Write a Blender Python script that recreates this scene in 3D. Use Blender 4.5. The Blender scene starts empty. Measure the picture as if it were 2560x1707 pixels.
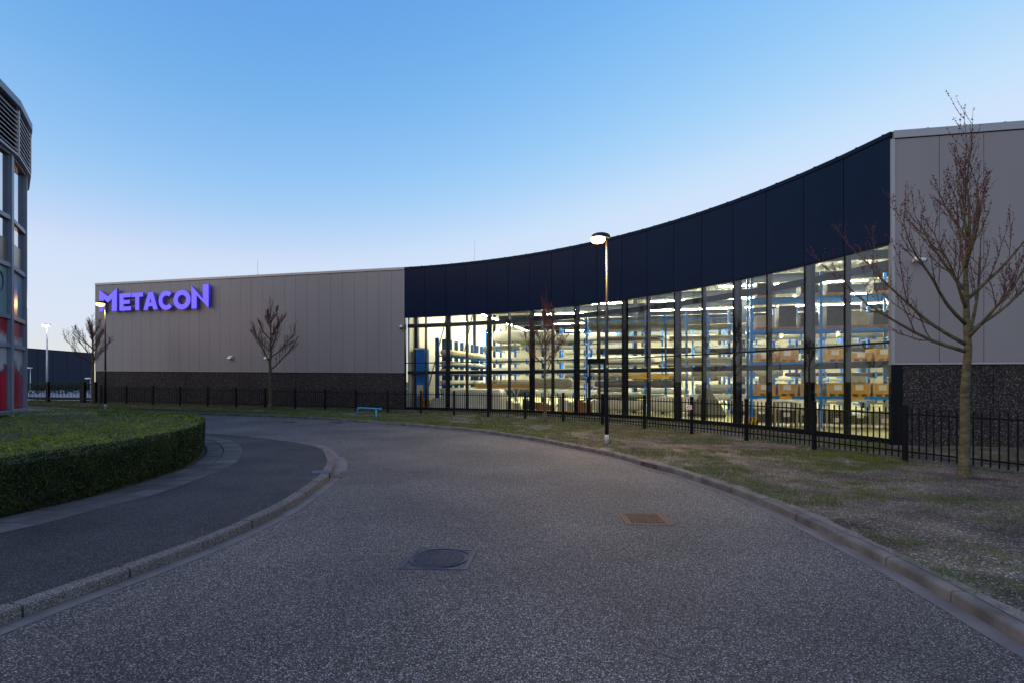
import bpy, math, random
import numpy as np
from mathutils import Vector, Matrix, noise as mnoise

S = bpy.context.scene
R_ = math.radians
random.seed(7)
RNG = np.random.default_rng(7)

# ---------------------------------------------------------------- camera, sky, sun, exposure
F, H, CX, HY = 1330.0, 2.25, 1280.0, 950.0      # focal length in photo pixels, eye height, principal column, horizon row
cam_d = bpy.data.cameras.new('camera'); cam = bpy.data.objects.new('camera', cam_d)
S.collection.objects.link(cam); S.camera = cam
cam.location = (0, 0, H); cam.rotation_euler = (R_(90), 0, 0)
cam_d.sensor_width = 36.0; cam_d.lens = 36.0 * F / 2560.0
cam_d.shift_y = (HY - 853.5) / 2560.0
cam_d.clip_start = 0.05; cam_d.clip_end = 2000

SUN_EL, SUN_AZ = 4.0, 235.0     # low in the west, to the left and a little behind the camera (azimuth clockwise from +Y)
W = bpy.data.worlds.new('World'); S.world = W; W.use_nodes = True
wn, wl = W.node_tree.nodes, W.node_tree.links
wn.clear()
sky = wn.new('ShaderNodeTexSky'); sky.sky_type = 'NISHITA'; sky.sun_disc = False
sky.sun_elevation = R_(SUN_EL); sky.sun_rotation = R_(SUN_AZ)
sky.air_density = 1.0; sky.dust_density = 0.3; sky.ozone_density = 3.0; sky.altitude = 0
bg = wn.new('ShaderNodeBackground'); bg.inputs['Strength'].default_value = 0.15
wo = wn.new('ShaderNodeOutputWorld')
# the photograph's soft shoulder: bright parts of the dusk sky are held back evenly in every direction
pre = wn.new('ShaderNodeVectorMath'); pre.operation = 'SCALE'; pre.inputs['Scale'].default_value = 0.25
crv = wn.new('ShaderNodeRGBCurve'); post = wn.new('ShaderNodeVectorMath'); post.operation = 'SCALE'; post.inputs['Scale'].default_value = 1 / 0.15
for ci, pts in enumerate((((0, 0), (0.055, 0.14), (0.078, 0.25), (0.095, 0.35), (0.125, 0.56), (0.140, 0.63), (0.235, 0.71), (1, 0.78)),
                          ((0, 0), (0.1375, 0.385), (0.184, 0.515), (0.225, 0.615), (0.268, 0.70), (0.30, 0.755), (0.40, 0.785), (1, 0.84)),
                          ((0, 0), (0.1, 0.55), (0.2, 0.74), (0.30, 0.845), (0.335, 0.89), (0.405, 0.935), (0.475, 0.96), (1, 0.99)))):
    c = crv.mapping.curves[ci].points; c[0].location = pts[0]; c[1].location = pts[-1]
    for q in pts[1:-1]: c.new(*q)
crv.mapping.update()
wl.new(sky.outputs[0], pre.inputs[0]); wl.new(pre.outputs[0], crv.inputs['Color']); wl.new(crv.outputs[0], post.inputs[0])
wl.new(post.outputs[0], bg.inputs[0]); wl.new(bg.outputs[0], wo.inputs[0])

sd = bpy.data.lights.new('sun', 'SUN'); sd.energy = 1.1; sd.angle = R_(60); sd.color = (1.0, 0.82, 0.66)
sun = bpy.data.objects.new('sun', sd); S.collection.objects.link(sun)
az, el = R_(SUN_AZ), R_(35.0)
sv = Vector((math.sin(az) * math.cos(el), math.cos(az) * math.cos(el), math.sin(el)))
sun.rotation_euler = sv.to_track_quat('Z', 'Y').to_euler()

vs = S.view_settings
vs.view_transform = 'Standard'; vs.look = 'None'; vs.gamma = 1.0; vs.use_curve_mapping = False; vs.exposure = 0.0
S.cycles.use_denoising = True
S.cycles.max_bounces = 8; S.cycles.diffuse_bounces = 3; S.cycles.glossy_bounces = 3
S.cycles.transmission_bounces = 4; S.cycles.transparent_max_bounces = 16
S.cycles.sample_clamp_indirect = 4.0
S.cycles.caustics_reflective = False; S.cycles.caustics_refractive = False

# ---------------------------------------------------------------- materials
def mat(name, col, rough=0.6, metal=0.0, var=0.0, vscale=3.0, bump=0.0, bscale=40.0, col2=None, spec=0.5, emit=None, estr=0.0, stretch=None, detail=6.0):
    m = bpy.data.materials.new(name); m.use_nodes = True
    n, l = m.node_tree.nodes, m.node_tree.links
    b = n['Principled BSDF']
    b.inputs['Base Color'].default_value = (*col, 1); b.inputs['Roughness'].default_value = rough
    b.inputs['Metallic'].default_value = metal; b.inputs['Specular IOR Level'].default_value = spec
    if emit: b.inputs['Emission Color'].default_value = (*emit, 1); b.inputs['Emission Strength'].default_value = estr
    if var or col2 or bump:
        tc = n.new('ShaderNodeTexCoord'); mp = n.new('ShaderNodeMapping'); l.new(tc.outputs['Object'], mp.inputs[0])
        if stretch: mp.inputs['Scale'].default_value = stretch
    if var or col2:
        t = n.new('ShaderNodeTexNoise'); t.inputs['Scale'].default_value = vscale; t.inputs['Detail'].default_value = detail
        l.new(mp.outputs[0], t.inputs['Vector'])
        r = n.new('ShaderNodeValToRGB'); l.new(t.outputs[0], r.inputs[0])
        c2 = col2 or tuple(min(1, c * (1 + var)) for c in col); c1 = col if col2 else tuple(c * (1 - var) for c in col)
        r.color_ramp.elements[0].position = 0.35; r.color_ramp.elements[0].color = (*c1, 1)
        r.color_ramp.elements[1].position = 0.68; r.color_ramp.elements[1].color = (*c2, 1)
        l.new(r.outputs[0], b.inputs['Base Color'])
    if bump:
        t2 = n.new('ShaderNodeTexNoise'); t2.inputs['Scale'].default_value = bscale; t2.inputs['Detail'].default_value = 4
        l.new(mp.outputs[0], t2.inputs['Vector'])
        bp = n.new('ShaderNodeBump'); bp.inputs['Strength'].default_value = bump; bp.inputs['Distance'].default_value = 0.02
        l.new(t2.outputs[0], bp.inputs['Height']); l.new(bp.outputs[0], b.inputs['Normal'])
    return m

def speckle(name, base, dark, light, scale, patch=None, pscale=0.4, rough=0.85, bump=0.35, light_at=0.72, spec=0.12):
    """stone-chip surface: voronoi cells of random tone, with large soft wear patches"""
    m = bpy.data.materials.new(name); m.use_nodes = True
    n, l = m.node_tree.nodes, m.node_tree.links
    b = n['Principled BSDF']; b.inputs['Roughness'].default_value = rough; b.inputs['Specular IOR Level'].default_value = spec
    tc = n.new('ShaderNodeTexCoord')
    v = n.new('ShaderNodeTexVoronoi'); v.inputs['Scale'].default_value = scale; l.new(tc.outputs['Object'], v.inputs['Vector'])
    sp = n.new('ShaderNodeSeparateColor'); l.new(v.outputs['Color'], sp.inputs[0])
    r = n.new('ShaderNodeValToRGB'); l.new(sp.outputs[0], r.inputs[0]); e = r.color_ramp.elements
    e[0].position = 0.0; e[0].color = (*dark, 1); e[1].position = 1.0; e[1].color = (*light, 1)
    x = e.new(0.45); x.color = (*base, 1); x = e.new(light_at); x.color = (*[c * 1.35 for c in base], 1)
    out = r.outputs[0]
    v2 = n.new('ShaderNodeTexNoise'); v2.inputs['Scale'].default_value = pscale; v2.inputs['Detail'].default_value = 5
    l.new(tc.outputs['Object'], v2.inputs['Vector'])
    r2 = n.new('ShaderNodeValToRGB'); l.new(v2.outputs[0], r2.inputs[0])
    p = patch or (0.8, 1.2)
    r2.color_ramp.elements[0].position = 0.32; r2.color_ramp.elements[0].color = (p[0], p[0], p[0] * 1.03, 1)
    r2.color_ramp.elements[1].position = 0.68; r2.color_ramp.elements[1].color = (p[1], p[1] * 0.99, p[1] * 0.97, 1)
    mx = n.new('ShaderNodeMix'); mx.data_type = 'RGBA'; mx.blend_type = 'MULTIPLY'; mx.inputs[0].default_value = 1
    l.new(out, mx.inputs[6]); l.new(r2.outputs[0], mx.inputs[7]); l.new(mx.outputs[2], b.inputs['Base Color'])
    bp = n.new('ShaderNodeBump'); bp.inputs['Strength'].default_value = bump; bp.inputs['Distance'].default_value = 0.006
    l.new(v.outputs['Distance'], bp.inputs['Height']); l.new(bp.outputs[0], b.inputs['Normal'])
    return m

def emission(name, col, st):
    m = bpy.data.materials.new(name); m.use_nodes = True; n, l = m.node_tree.nodes, m.node_tree.links
    n.clear(); e = n.new('ShaderNodeEmission'); o = n.new('ShaderNodeOutputMaterial')
    e.inputs[0].default_value = (*col, 1); e.inputs[1].default_value = st; l.new(e.outputs[0], o.inputs[0]); return m

def glass(name, tint, ior=1.5, boost=0.0):
    """clear sheet: straight-through transparency with mirror reflection by the Fresnel law"""
    m = bpy.data.materials.new(name); m.use_nodes = True; n, l = m.node_tree.nodes, m.node_tree.links
    n.clear(); t = n.new('ShaderNodeBsdfTransparent'); g = n.new('ShaderNodeBsdfGlossy'); o = n.new('ShaderNodeOutputMaterial')
    f = n.new('ShaderNodeFresnel'); f.inputs[0].default_value = ior; mx = n.new('ShaderNodeMixShader')
    t.inputs[0].default_value = (*tint, 1); g.inputs['Roughness'].default_value = 0.0; g.inputs[0].default_value = (0.95, 0.97, 1, 1)
    a = n.new('ShaderNodeMath'); a.operation = 'ADD'; a.inputs[1].default_value = boost; a.use_clamp = True
    l.new(f.outputs[0], a.inputs[0]); l.new(a.outputs[0], mx.inputs[0]); l.new(t.outputs[0], mx.inputs[1]); l.new(g.outputs[0], mx.inputs[2]); l.new(mx.outputs[0], o.inputs[0])
    return m

M = {}
M['asphalt'] = speckle('asphalt', (0.072, 0.063, 0.058), (0.012, 0.0105, 0.010), (0.45, 0.41, 0.385), 112.0, (0.74, 1.28), 0.35, light_at=0.80, rough=0.75, spec=0.2)
M['path_asphalt'] = speckle('path_asphalt', (0.034, 0.031, 0.032), (0.008, 0.0072, 0.0075), (0.21, 0.195, 0.19), 115.0, (0.66, 1.3), 0.55, light_at=0.86, rough=0.75, spec=0.2)
M['kerb_granite'] = speckle('kerb_granite', (0.12, 0.108, 0.10), (0.035, 0.032, 0.03), (0.36, 0.33, 0.31), 130.0, (0.8, 1.15), 1.2)
M['kerb_concrete'] = mat('kerb_concrete', (0.115, 0.103, 0.093), 0.85, var=0.4, vscale=2.5, bump=0.3, bscale=60)
M['gutter'] = mat('gutter', (0.135, 0.12, 0.112), 0.8, var=0.22, vscale=1.6, bump=0.15, bscale=50)
M['slab'] = mat('slab', (0.06, 0.057, 0.056), 0.85, var=0.3, vscale=2.0, bump=0.25, bscale=45)
M['slab_pale'] = mat('slab_pale', (0.085, 0.08, 0.078), 0.85, var=0.25, vscale=2.0, bump=0.25, bscale=45); M['slab_dark'] = mat('slab_dark', (0.048, 0.045, 0.044), 0.85, var=0.3, vscale=2.0, bump=0.25, bscale=45)
M['soil'] = speckle('soil', (0.098, 0.080, 0.060), (0.024, 0.019, 0.013), (0.44, 0.40, 0.35), 55.0, (0.45, 1.7), 0.9, bump=0.8, light_at=0.92)
M['sand'] = mat('sand', (0.17, 0.145, 0.12), 0.95, var=0.3, vscale=6, bump=0.5, bscale=60)
M['dark_soil'] = mat('dark_soil', (0.03, 0.026, 0.02), 0.95, var=0.4, vscale=8)
M['ground'] = mat('ground', (0.06, 0.065, 0.04), 0.95, var=0.4, vscale=0.3)
M['yard'] = mat('yard', (0.42, 0.42, 0.45), 0.8, var=0.15, vscale=0.4)
M['panel_grey'] = mat('panel_grey', (0.212, 0.200, 0.203), 0.5, var=0.05, vscale=0.5, stretch=(1, 1, 0.25))
M['panel_back'] = mat('panel_back', (0.012, 0.012, 0.014), 0.8, spec=0.1)
M['plinth'] = speckle('plinth', (0.032, 0.029, 0.028), (0.010, 0.0095, 0.0095), (0.20, 0.185, 0.175), 42.0, (0.8, 1.15), 0.4, bump=0.5, light_at=0.85)
M['anthracite'] = mat('anthracite', (0.002, 0.009, 0.032), 0.35, var=0.1, vscale=0.7, spec=0.10)
M['frame_black'] = mat('frame_black', (0.005, 0.006, 0.008), 0.45, spec=0.12)
M['steel_dark'] = mat('steel_dark', (0.016, 0.021, 0.030), 0.5, var=0.1, vscale=1, spec=0.15)
M['coping'] = mat('coping', (0.32, 0.31, 0.31), 0.4, metal=0.4)
M['glass'] = glass('glass', (0.96, 0.97, 0.96), 1.29)
M['deck'] = mat('deck', (0.40, 0.40, 0.37), 0.6, var=0.06, vscale=0.6)
M['inner_wall'] = mat('inner_wall', (0.50, 0.48, 0.41), 0.7, var=0.06, vscale=0.4)
M['hall_floor'] = mat('hall_floor', (0.60, 0.56, 0.27), 0.35, var=0.08, vscale=0.4)
M['fence'] = mat('fence', (0.005, 0.006, 0.009), 0.5, spec=0.12)
M['rack_blue'] = mat('rack_blue', (0.008, 0.17, 0.62), 0.4, var=0.12, vscale=2)
M['rack_blue2'] = mat('rack_blue2', (0.003, 0.20, 0.70), 0.4, var=0.1, vscale=2)
M['rack_dark'] = mat('rack_dark', (0.01, 0.05, 0.16), 0.45)
M['film_white'] = mat('film_white', (0.56, 0.55, 0.48), 0.35, var=0.12, vscale=2.5, bump=0.5, bscale=6)
M['film_beige'] = mat('film_beige', (0.27, 0.26, 0.19), 0.4, var=0.2, vscale=2, bump=0.5, bscale=6)
M['film_grey'] = mat('film_grey', (0.13, 0.135, 0.135), 0.4, var=0.2, vscale=2, bump=0.5, bscale=6)
M['timber'] = mat('timber', (0.50, 0.27, 0.06), 0.7, var=0.2, vscale=4, stretch=(1, 1, 8))
M['wood_orange'] = mat('wood_orange', (0.62, 0.36, 0.10), 0.7, var=0.2, vscale=5, stretch=(1, 1, 6))
M['wood_pale'] = mat('wood_pale', (0.68, 0.56, 0.33), 0.7, var=0.15, vscale=5)
M['carton'] = mat('carton', (0.27, 0.14, 0.06), 0.8, var=0.2, vscale=5)
M['carton_grey'] = mat('carton_grey', (0.33, 0.33, 0.27), 0.8, var=0.15, vscale=4)
M['dark_goods'] = mat('dark_goods', (0.035, 0.033, 0.03), 0.6, var=0.4, vscale=6)
M['paper'] = mat('paper', (0.8, 0.79, 0.74), 0.7)
M['cage_metal'] = mat('cage_metal', (0.42, 0.41, 0.33), 0.4, metal=0.4)
M['galv'] = mat('galv', (0.42, 0.44, 0.46), 0.4, metal=0.6, var=0.1, vscale=4)
M['sleeve'] = mat('sleeve', (0.36, 0.38, 0.42), 0.5, var=0.15, vscale=6)
M['pole_dark'] = mat('pole_dark', (0.010, 0.014, 0.022), 0.4, spec=0.25)
M['barrier_blue'] = mat('barrier_blue', (0.01, 0.32, 0.62), 0.35, var=0.08, vscale=6)
M['rust'] = mat('rust', (0.10, 0.05, 0.03), 0.7, var=0.35, vscale=12, bump=0.4, bscale=70)
M['iron_blue'] = mat('iron_blue', (0.022, 0.026, 0.05), 0.5, var=0.3, vscale=10, bump=0.4, bscale=70)
M['iron_dark'] = mat('iron_dark', (0.03, 0.028, 0.03), 0.6, var=0.3, vscale=12)
M['plate_violet'] = mat('plate_violet', (0.055, 0.046, 0.075), 0.5, var=0.25, vscale=12)
M['bark'] = mat('bark', (0.085, 0.072, 0.034), 0.9, var=0.45, vscale=7, bump=0.6, bscale=30, stretch=(1, 1, 2.5))
M['twig'] = mat('twig', (0.07, 0.036, 0.032), 0.85)
M['bud'] = mat('bud', (0.17, 0.026, 0.032), 0.7, col2=(0.06, 0.014, 0.016), vscale=9)
M['lb_frame'] = mat('lb_frame', (0.16, 0.20, 0.27), 0.4, var=0.08, vscale=1)
M['lb_louvre'] = mat('lb_louvre', (0.24, 0.28, 0.34), 0.4)
M['lb_white'] = mat('lb_white', (0.5, 0.48, 0.48), 0.5)
M['navy'] = mat('navy', (0.006, 0.011, 0.028), 0.6, var=0.1, vscale=0.1)
M['white'] = mat('white', (0.72, 0.72, 0.72), 0.4)
M['black_plastic'] = mat('black_plastic', (0.015, 0.015, 0.0185), 0.4)
M['yellow'] = mat('yellow', (0.75, 0.42, 0.01), 0.45)
M['strip'] = emission('strip', (1.0, 0.97, 0.72), 360.0)
M['sodium'] = emission('sodium', (1.0, 0.46, 0.12), 22.0)
M['flood'] = emission('flood', (1.0, 0.93, 0.8), 40.0)
M['sign_face'] = mat('sign_face', (0.12, 0.08, 0.6), 0.4, emit=(0.115, 0.085, 0.98), estr=1.0)
M['sign_side'] = mat('sign_side', (0.10, 0.07, 0.45), 0.4, emit=(0.08, 0.055, 0.70), estr=0.16)

# ---------------------------------------------------------------- helpers
COL = S.collection
def link(o): COL.objects.link(o); return o
def tag(o, label=None, cat=None, group=None, kind=None):
    if label: o['label'] = label
    if cat: o['category'] = cat
    if group: o['group'] = group
    if kind: o['kind'] = kind
    return o
def thing(name, loc, label, cat, group=None):
    e = link(bpy.data.objects.new(name, None)); e.location = loc; e.empty_display_size = 0.2
    return tag(e, label, cat, group)
def org(parent):
    o = Vector((0, 0, 0))
    while parent is not None:
        o = o + parent.location; parent = parent.parent
    return o

class MB:
    """collects shapes in world coordinates; build() makes ONE mesh object, relative to its parent's origin"""
    def __init__(s): s.v = []; s.f = []; s.mi = []; s.cur = 0
    def add(s, vs_, fs):
        n = len(s.v); s.v += [tuple(p) for p in vs_]; s.f += [tuple(n + i for i in f) for f in fs]; s.mi += [s.cur] * len(fs); return s
    def box(s, c, d, rz=0.0):
        x, y, z = d[0] / 2, d[1] / 2, d[2] / 2; ca, sa = math.cos(rz), math.sin(rz); P = []
        for a, b, e in ((-1,-1,-1),(1,-1,-1),(1,1,-1),(-1,1,-1),(-1,-1,1),(1,-1,1),(1,1,1),(-1,1,1)):
            P.append((c[0] + a*x*ca - b*y*sa, c[1] + a*x*sa + b*y*ca, c[2] + e*z))
        return s.hexa(P)
    def hexa(s, P): return s.add(P, ((0,3,2,1),(4,5,6,7),(0,1,5,4),(1,2,6,5),(2,3,7,6),(3,0,4,7)))
    def slab(s, a, b, n, t0, t1, za, zb):
        """upright slab from a to b (xy); n = unit normal; thickness from t0 to t1 along n; za/zb = (z0, z1) at each end"""
        q = lambda p, t, z: (p[0] + n[0]*t, p[1] + n[1]*t, z)
        return s.hexa([q(a,t0,za[0]), q(b,t0,zb[0]), q(b,t1,zb[0]), q(a,t1,za[0]), q(a,t0,za[1]), q(b,t0,zb[1]), q(b,t1,zb[1]), q(a,t1,za[1])])
    def bar(s, p, q, w, h=None):
        p, q = Vector(p), Vector(q); h = h or w; d = (q - p).normalized()
        r = d.cross(Vector((0,0,1)));  r = Vector((1,0,0)) if r.length < 1e-4 else r.normalized(); u = r.cross(d)
        P = [p - r*w/2 - u*h/2, p + r*w/2 - u*h/2, p + r*w/2 + u*h/2, p - r*w/2 + u*h/2]
        return s.hexa(P + [x + (q - p) for x in P])
    def tube(s, pts, rad, n=8, cap=True):
        pts = [Vector(p) for p in pts]; rad = rad if hasattr(rad, '__len__') else [rad] * len(pts)
        base = len(s.v); d0 = (pts[1] - pts[0]).normalized(); ref = Vector((0,0,1)) if abs(d0.z) < 0.9 else Vector((1,0,0)); V_ = []; Fc = []
        for i, p in enumerate(pts):
            d = (pts[min(i+1, len(pts)-1)] - pts[max(i-1, 0)]).normalized(); r = d.cross(ref)
            r = r.normalized() if r.length > 1e-5 else Vector((1,0,0)); u = r.cross(d)
            for k in range(n):
                a = 2*math.pi*k/n; V_.append(p + (r*math.cos(a) + u*math.sin(a))*rad[i])
        for i in range(len(pts)-1):
            for k in range(n): Fc.append((i*n+k, i*n+(k+1)%n, (i+1)*n+(k+1)%n, (i+1)*n+k))
        if cap: Fc.append(tuple(range(n))[::-1]); Fc.append(tuple((len(pts)-1)*n+k for k in range(n)))
        return s.add(V_, Fc)
    def lathe(s, c, prof, n=24, squash=(1, 1)):
        V_ = []; Fc = []
        for r, z in prof:
            for k in range(n):
                a = 2*math.pi*k/n; V_.append((c[0] + r*math.cos(a)*squash[0], c[1] + r*math.sin(a)*squash[1], c[2] + z))
        for i in range(len(prof)-1):
            for k in range(n): Fc.append((i*n+k, i*n+(k+1)%n, (i+1)*n+(k+1)%n, (i+1)*n+k))
        Fc.append(tuple(range(n))[::-1]); Fc.append(tuple((len(prof)-1)*n+k for k in range(n)))
        return s.add(V_, Fc)
    def build(s, name, m, parent=None, smooth=False, loc=None):
        o0 = org(parent) if parent is not None else Vector(loc or (0,0,0))
        me = bpy.data.meshes.new(name); me.from_pydata([(v[0]-o0.x, v[1]-o0.y, v[2]-o0.z) for v in s.v], [], s.f)
        for mm in (m if isinstance(m, (list, tuple)) else [m]): me.materials.append(M[mm] if isinstance(mm, str) else mm)
        if isinstance(m, (list, tuple)): me.polygons.foreach_set('material_index', s.mi)
        if smooth: me.polygons.foreach_set('use_smooth', [True] * len(s.f))
        me.update(); o = link(bpy.data.objects.new(name, me))
        if parent is not None: o.parent = parent
        else: o.location = o0
        return o

def np_mesh(name, verts, faces, m, parent=None, loc=(0,0,0), smooth=False):
    o0 = np.array(org(parent)) if parent is not None else np.array(loc, dtype=float)
    me = bpy.data.meshes.new(name); V_ = (np.asarray(verts, dtype=np.float32) - o0.astype(np.float32)); F_ = np.asarray(faces, dtype=np.int32); k = F_.shape[1]
    me.vertices.add(len(V_)); me.vertices.foreach_set('co', V_.ravel())
    me.loops.add(F_.size); me.loops.foreach_set('vertex_index', F_.ravel())
    me.polygons.add(len(F_)); me.polygons.foreach_set('loop_start', np.arange(0, F_.size, k, dtype=np.int32))
    if smooth: me.polygons.foreach_set('use_smooth', np.ones(len(F_), dtype=bool))
    for mm in (m if isinstance(m, (list, tuple)) else [m]): me.materials.append(M[mm])
    me.update(calc_edges=True); me.validate(); o = link(bpy.data.objects.new(name, me))
    if parent is not None: o.parent = parent
    else: o.location = Vector(loc)
    return o

def share(name, src, parent, loc, rz=0.0):
    """another piece with the same mesh data"""
    o = link(bpy.data.objects.new(name, src)); o.parent = parent
    o.location = Vector(loc) - (org(parent) if parent is not None else Vector((0,0,0))); o.rotation_euler = (0, 0, rz); return o

def dz(X): return 0.010 * min(max(-X - 7.8, 0.0), 45.0)        # the site rises gently towards the far left
def gz(X): return 0.12 + dz(X)                                   # verge level
def gp(x, y, z=0.0):
    Y = (H - z) * F / (y - HY); return Vector(((x - CX) / F * Y, Y, z))
def at(x, y, Y): return Vector(((x - CX) / F * Y, Y, H - (y - HY) / F * Y))

def catmull(P, step):
    P = [Vector((p[0], p[1])) for p in P]; Q = [P[0]*2 - P[1]] + P + [P[-1]*2 - P[-2]]; out = []
    for i in range(1, len(Q)-2):
        for k in range(24):
            t = k/24; a, b, c, d = Q[i-1], Q[i], Q[i+1], Q[i+2]
            out.append(0.5*((2*b) + (c-a)*t + (2*a-5*b+4*c-d)*t*t + (3*b-a-3*c+d)*t**3))
    out.append(P[-1]); L = [0.0]
    for i in range(1, len(out)): L.append(L[-1] + (out[i]-out[i-1]).length)
    n = max(2, round(L[-1]/step)); res = []; j = 0
    for k in range(n+1):
        s = L[-1]*k/n
        while j < len(L)-2 and L[j+1] < s: j += 1
        t = (s-L[j])/max(1e-9, L[j+1]-L[j]); res.append(out[j].lerp(out[j+1], t))
    return res
def normals(P):
    N = []
    for i in range(len(P)):
        d = (P[min(i+1, len(P)-1)] - P[max(i-1, 0)]).normalized(); N.append(Vector((-d.y, d.x)))    # left of travel
    return N
def offset(P, d): return [p + n*d for p, n in zip(P, normals(P))]

# ---------------------------------------------------------------- ground, road, verge, paths
def sheet(name, A, B, cols, zf, m, kind='structure', rough=0.0):
    V_ = []; Fc = []
    for i, (a, b) in enumerate(zip(A, B)):
        for k in range(cols+1):
            p = a.lerp(b, k/cols); z = zf(p.x, p.y, k/cols)
            if rough and 0 < k: z += rough*(mnoise.noise((p.x*0.9, p.y*0.9, 0)) + 0.5*mnoise.noise((p.x*3, p.y*3, 5)))*min(1, k/3)
            V_.append((p.x, p.y, z))
    n = cols+1
    for i in range(len(A)-1):
        for k in range(cols): Fc.append((i*n+k, i*n+k+1, (i+1)*n+k+1, (i+1)*n+k))
    o = np_mesh(name, V_, Fc, m, smooth=True)
    me = o.data
    if me.polygons[0].normal.z < 0: me.flip_normals()
    return tag(o, kind=kind)

g = MB(); g.add([(-700,-700,-0.06),(700,-700,-0.06),(700,700,-0.06),(-700,700,-0.06)], [(0,1,2,3)])
tag(g.build('ground', 'ground'), kind='structure')

xs = np.linspace(-70, 12, 42); V_ = []; Fc = []
for i, x in enumerate(xs): V_ += [(x, -25, dz(x)), (x, 50, dz(x))]
for i in range(len(xs)-1): Fc.append((2*i, 2*i+2, 2*i+3, 2*i+1))
tag(np_mesh('road', V_, Fc, 'asphalt'), kind='structure')

RK = [(3.6,-8),(3.9,-3),(4.1,0),(4.25,2.8),(4.35,4.52),(4.44,5.34),(4.515,6.31),(4.54,7.25),(4.545,8.22),(4.51,9.24),(4.42,10.15),(4.27,11.03),(4.086,11.9),
      (3.886,12.84),(3.577,13.57),(2.84,15.87),(1.71,18.06),(0.846,19.74),(-1.38,22.84),(-3.34,24.69),(-8.28,28.5),(-13.4,31.2),(-18.9,32.7),(-24.6,34.3),(-31,36.4),(-38,39.2),(-46,42.5)]
LK = [(-9.5,-6),(-7.6,-3),(-6.2,0),(-5.45,2),(-4.98,3.5),(-4.675,4.858),(-4.583,5.236),(-4.264,6.287),(-4.035,7.317),(-3.916,8.36),(-3.89,9.44),(-4.056,11.42),(-4.18,12.21),(-4.74,14.18),(-5.13,15.19),(-5.9,16.95),(-6.9,18.5),(-7.75,19.4),(-8.9,20.2)]
SB = [(-9.5,0.5),(-8.3,3.6),(-7.5,5.9),(-7.12,7.4),(-7.0,7.66),(-6.85,8.5),(-6.66,9.93),(-6.73,11.19),(-6.91,12.87),(-7.24,14.03),(-8.07,15.97),(-9.2,17.85),(-10.4,19.3),(-11.7,20.28),(-13.6,21.2),(-16,22.0)]
rk = catmull(RK, 0.25); lk = catmull(LK, 0.2); sb = catmull(SB, 0.25)

# verge: from the kerb's back to (and under) the hall's facade, fence line between
FC, FR = Vector((-15.0687, 11.5723)), 28.40           # the glazed facade is an arc
O2 = Vector((-7.864, 39.043)); UL = Vector((-0.9628, 0.2701)); CORN = Vector((12.661, 17.706)); UR = Vector((0.983, -0.184)).normalized()
def facade_poly():
    P = [CORN + UR*t for t in (40, 20, 8, 3)]
    a0 = math.atan2(*(CORN-FC).yx); a1 = math.atan2(*(O2-FC).yx)
    P += [FC + Vector((math.cos(a), math.sin(a)))*FR for a in np.linspace(a0, a1, 30)]
    return P + [O2 + UL*t for t in (4, 10, 20, 30, 40)]
fp = catmull(facade_poly(), 0.5)
rk_in = offset(rk, -0.142)
def outer_for(P):
    L = [0.0]
    for i in range(1, len(fp)): L.append(L[-1] + (fp[i]-fp[i-1]).length)
    out = []; last = 0
    for p, n in zip(P, normals(P)):
        best = min(range(last, len(fp)), key=lambda j: (fp[j]-p).length + 0.0) if p.y > 4 else 0
        last = max(last, best); out.append(fp[last])
    # smooth the pairing
    for _ in range(60):
        out = [out[0]] + [(out[i-1] + out[i]*2 + out[i+1])/4 for i in range(1, len(out)-1)] + [out[-1]]
    return out
vo = outer_for(rk_in)
vo = [o + (o - p).normalized()*1.2 for o, p in zip(vo, rk_in)]
sheet('verge', rk_in, vo, 26, lambda x, y, t: gz(x) - 0.012, 'soil', rough=0.018)
VERGE = (rk_in, vo)

# gutters
gr0, gr1 = rk, offset(rk, 0.20)
sheet('gutter', gr0, gr1, 2, lambda x, y, t: dz(x) + 0.005, 'gutter')
lkg = [p for p in lk]
gut = tag(link(bpy.data.objects.new('gutter_strip', None)), kind='structure')

def ztop_left(y): return 0.13 if y < 15.5 else max(0.018, 0.13 - (y-15.5)*0.032)
lk_in = offset(lk, 0.17)
# path: from kerb back to slab band
def resample(P, n):
    L = [0.0]
    for i in range(1, len(P)): L.append(L[-1] + (P[i]-P[i-1]).length)
    out = []; j = 0
    for k in range(n):
        s = L[-1]*k/(n-1)
        while j < len(L)-2 and L[j+1] < s: j += 1
        out.append(P[j].lerp(P[j+1], (s-L[j])/max(1e-9, L[j+1]-L[j])))
    return out
ext_in = lk_in + [Vector((-10.6, 21.1)), Vector((-13.0, 22.2)), Vector((-16.0, 23.0))]
sheet('sidewalk', resample(catmull(ext_in, 0.3), 110), resample(sb, 110), 10,
      lambda x, y, t: (ztop_left(y) - 0.004)*(1-t) + 0.128*t if y < 19 else max(0.012 + dz(x), (ztop_left(y)-0.004)*(1-t) + 0.11*t), 'path_asphalt')

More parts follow.
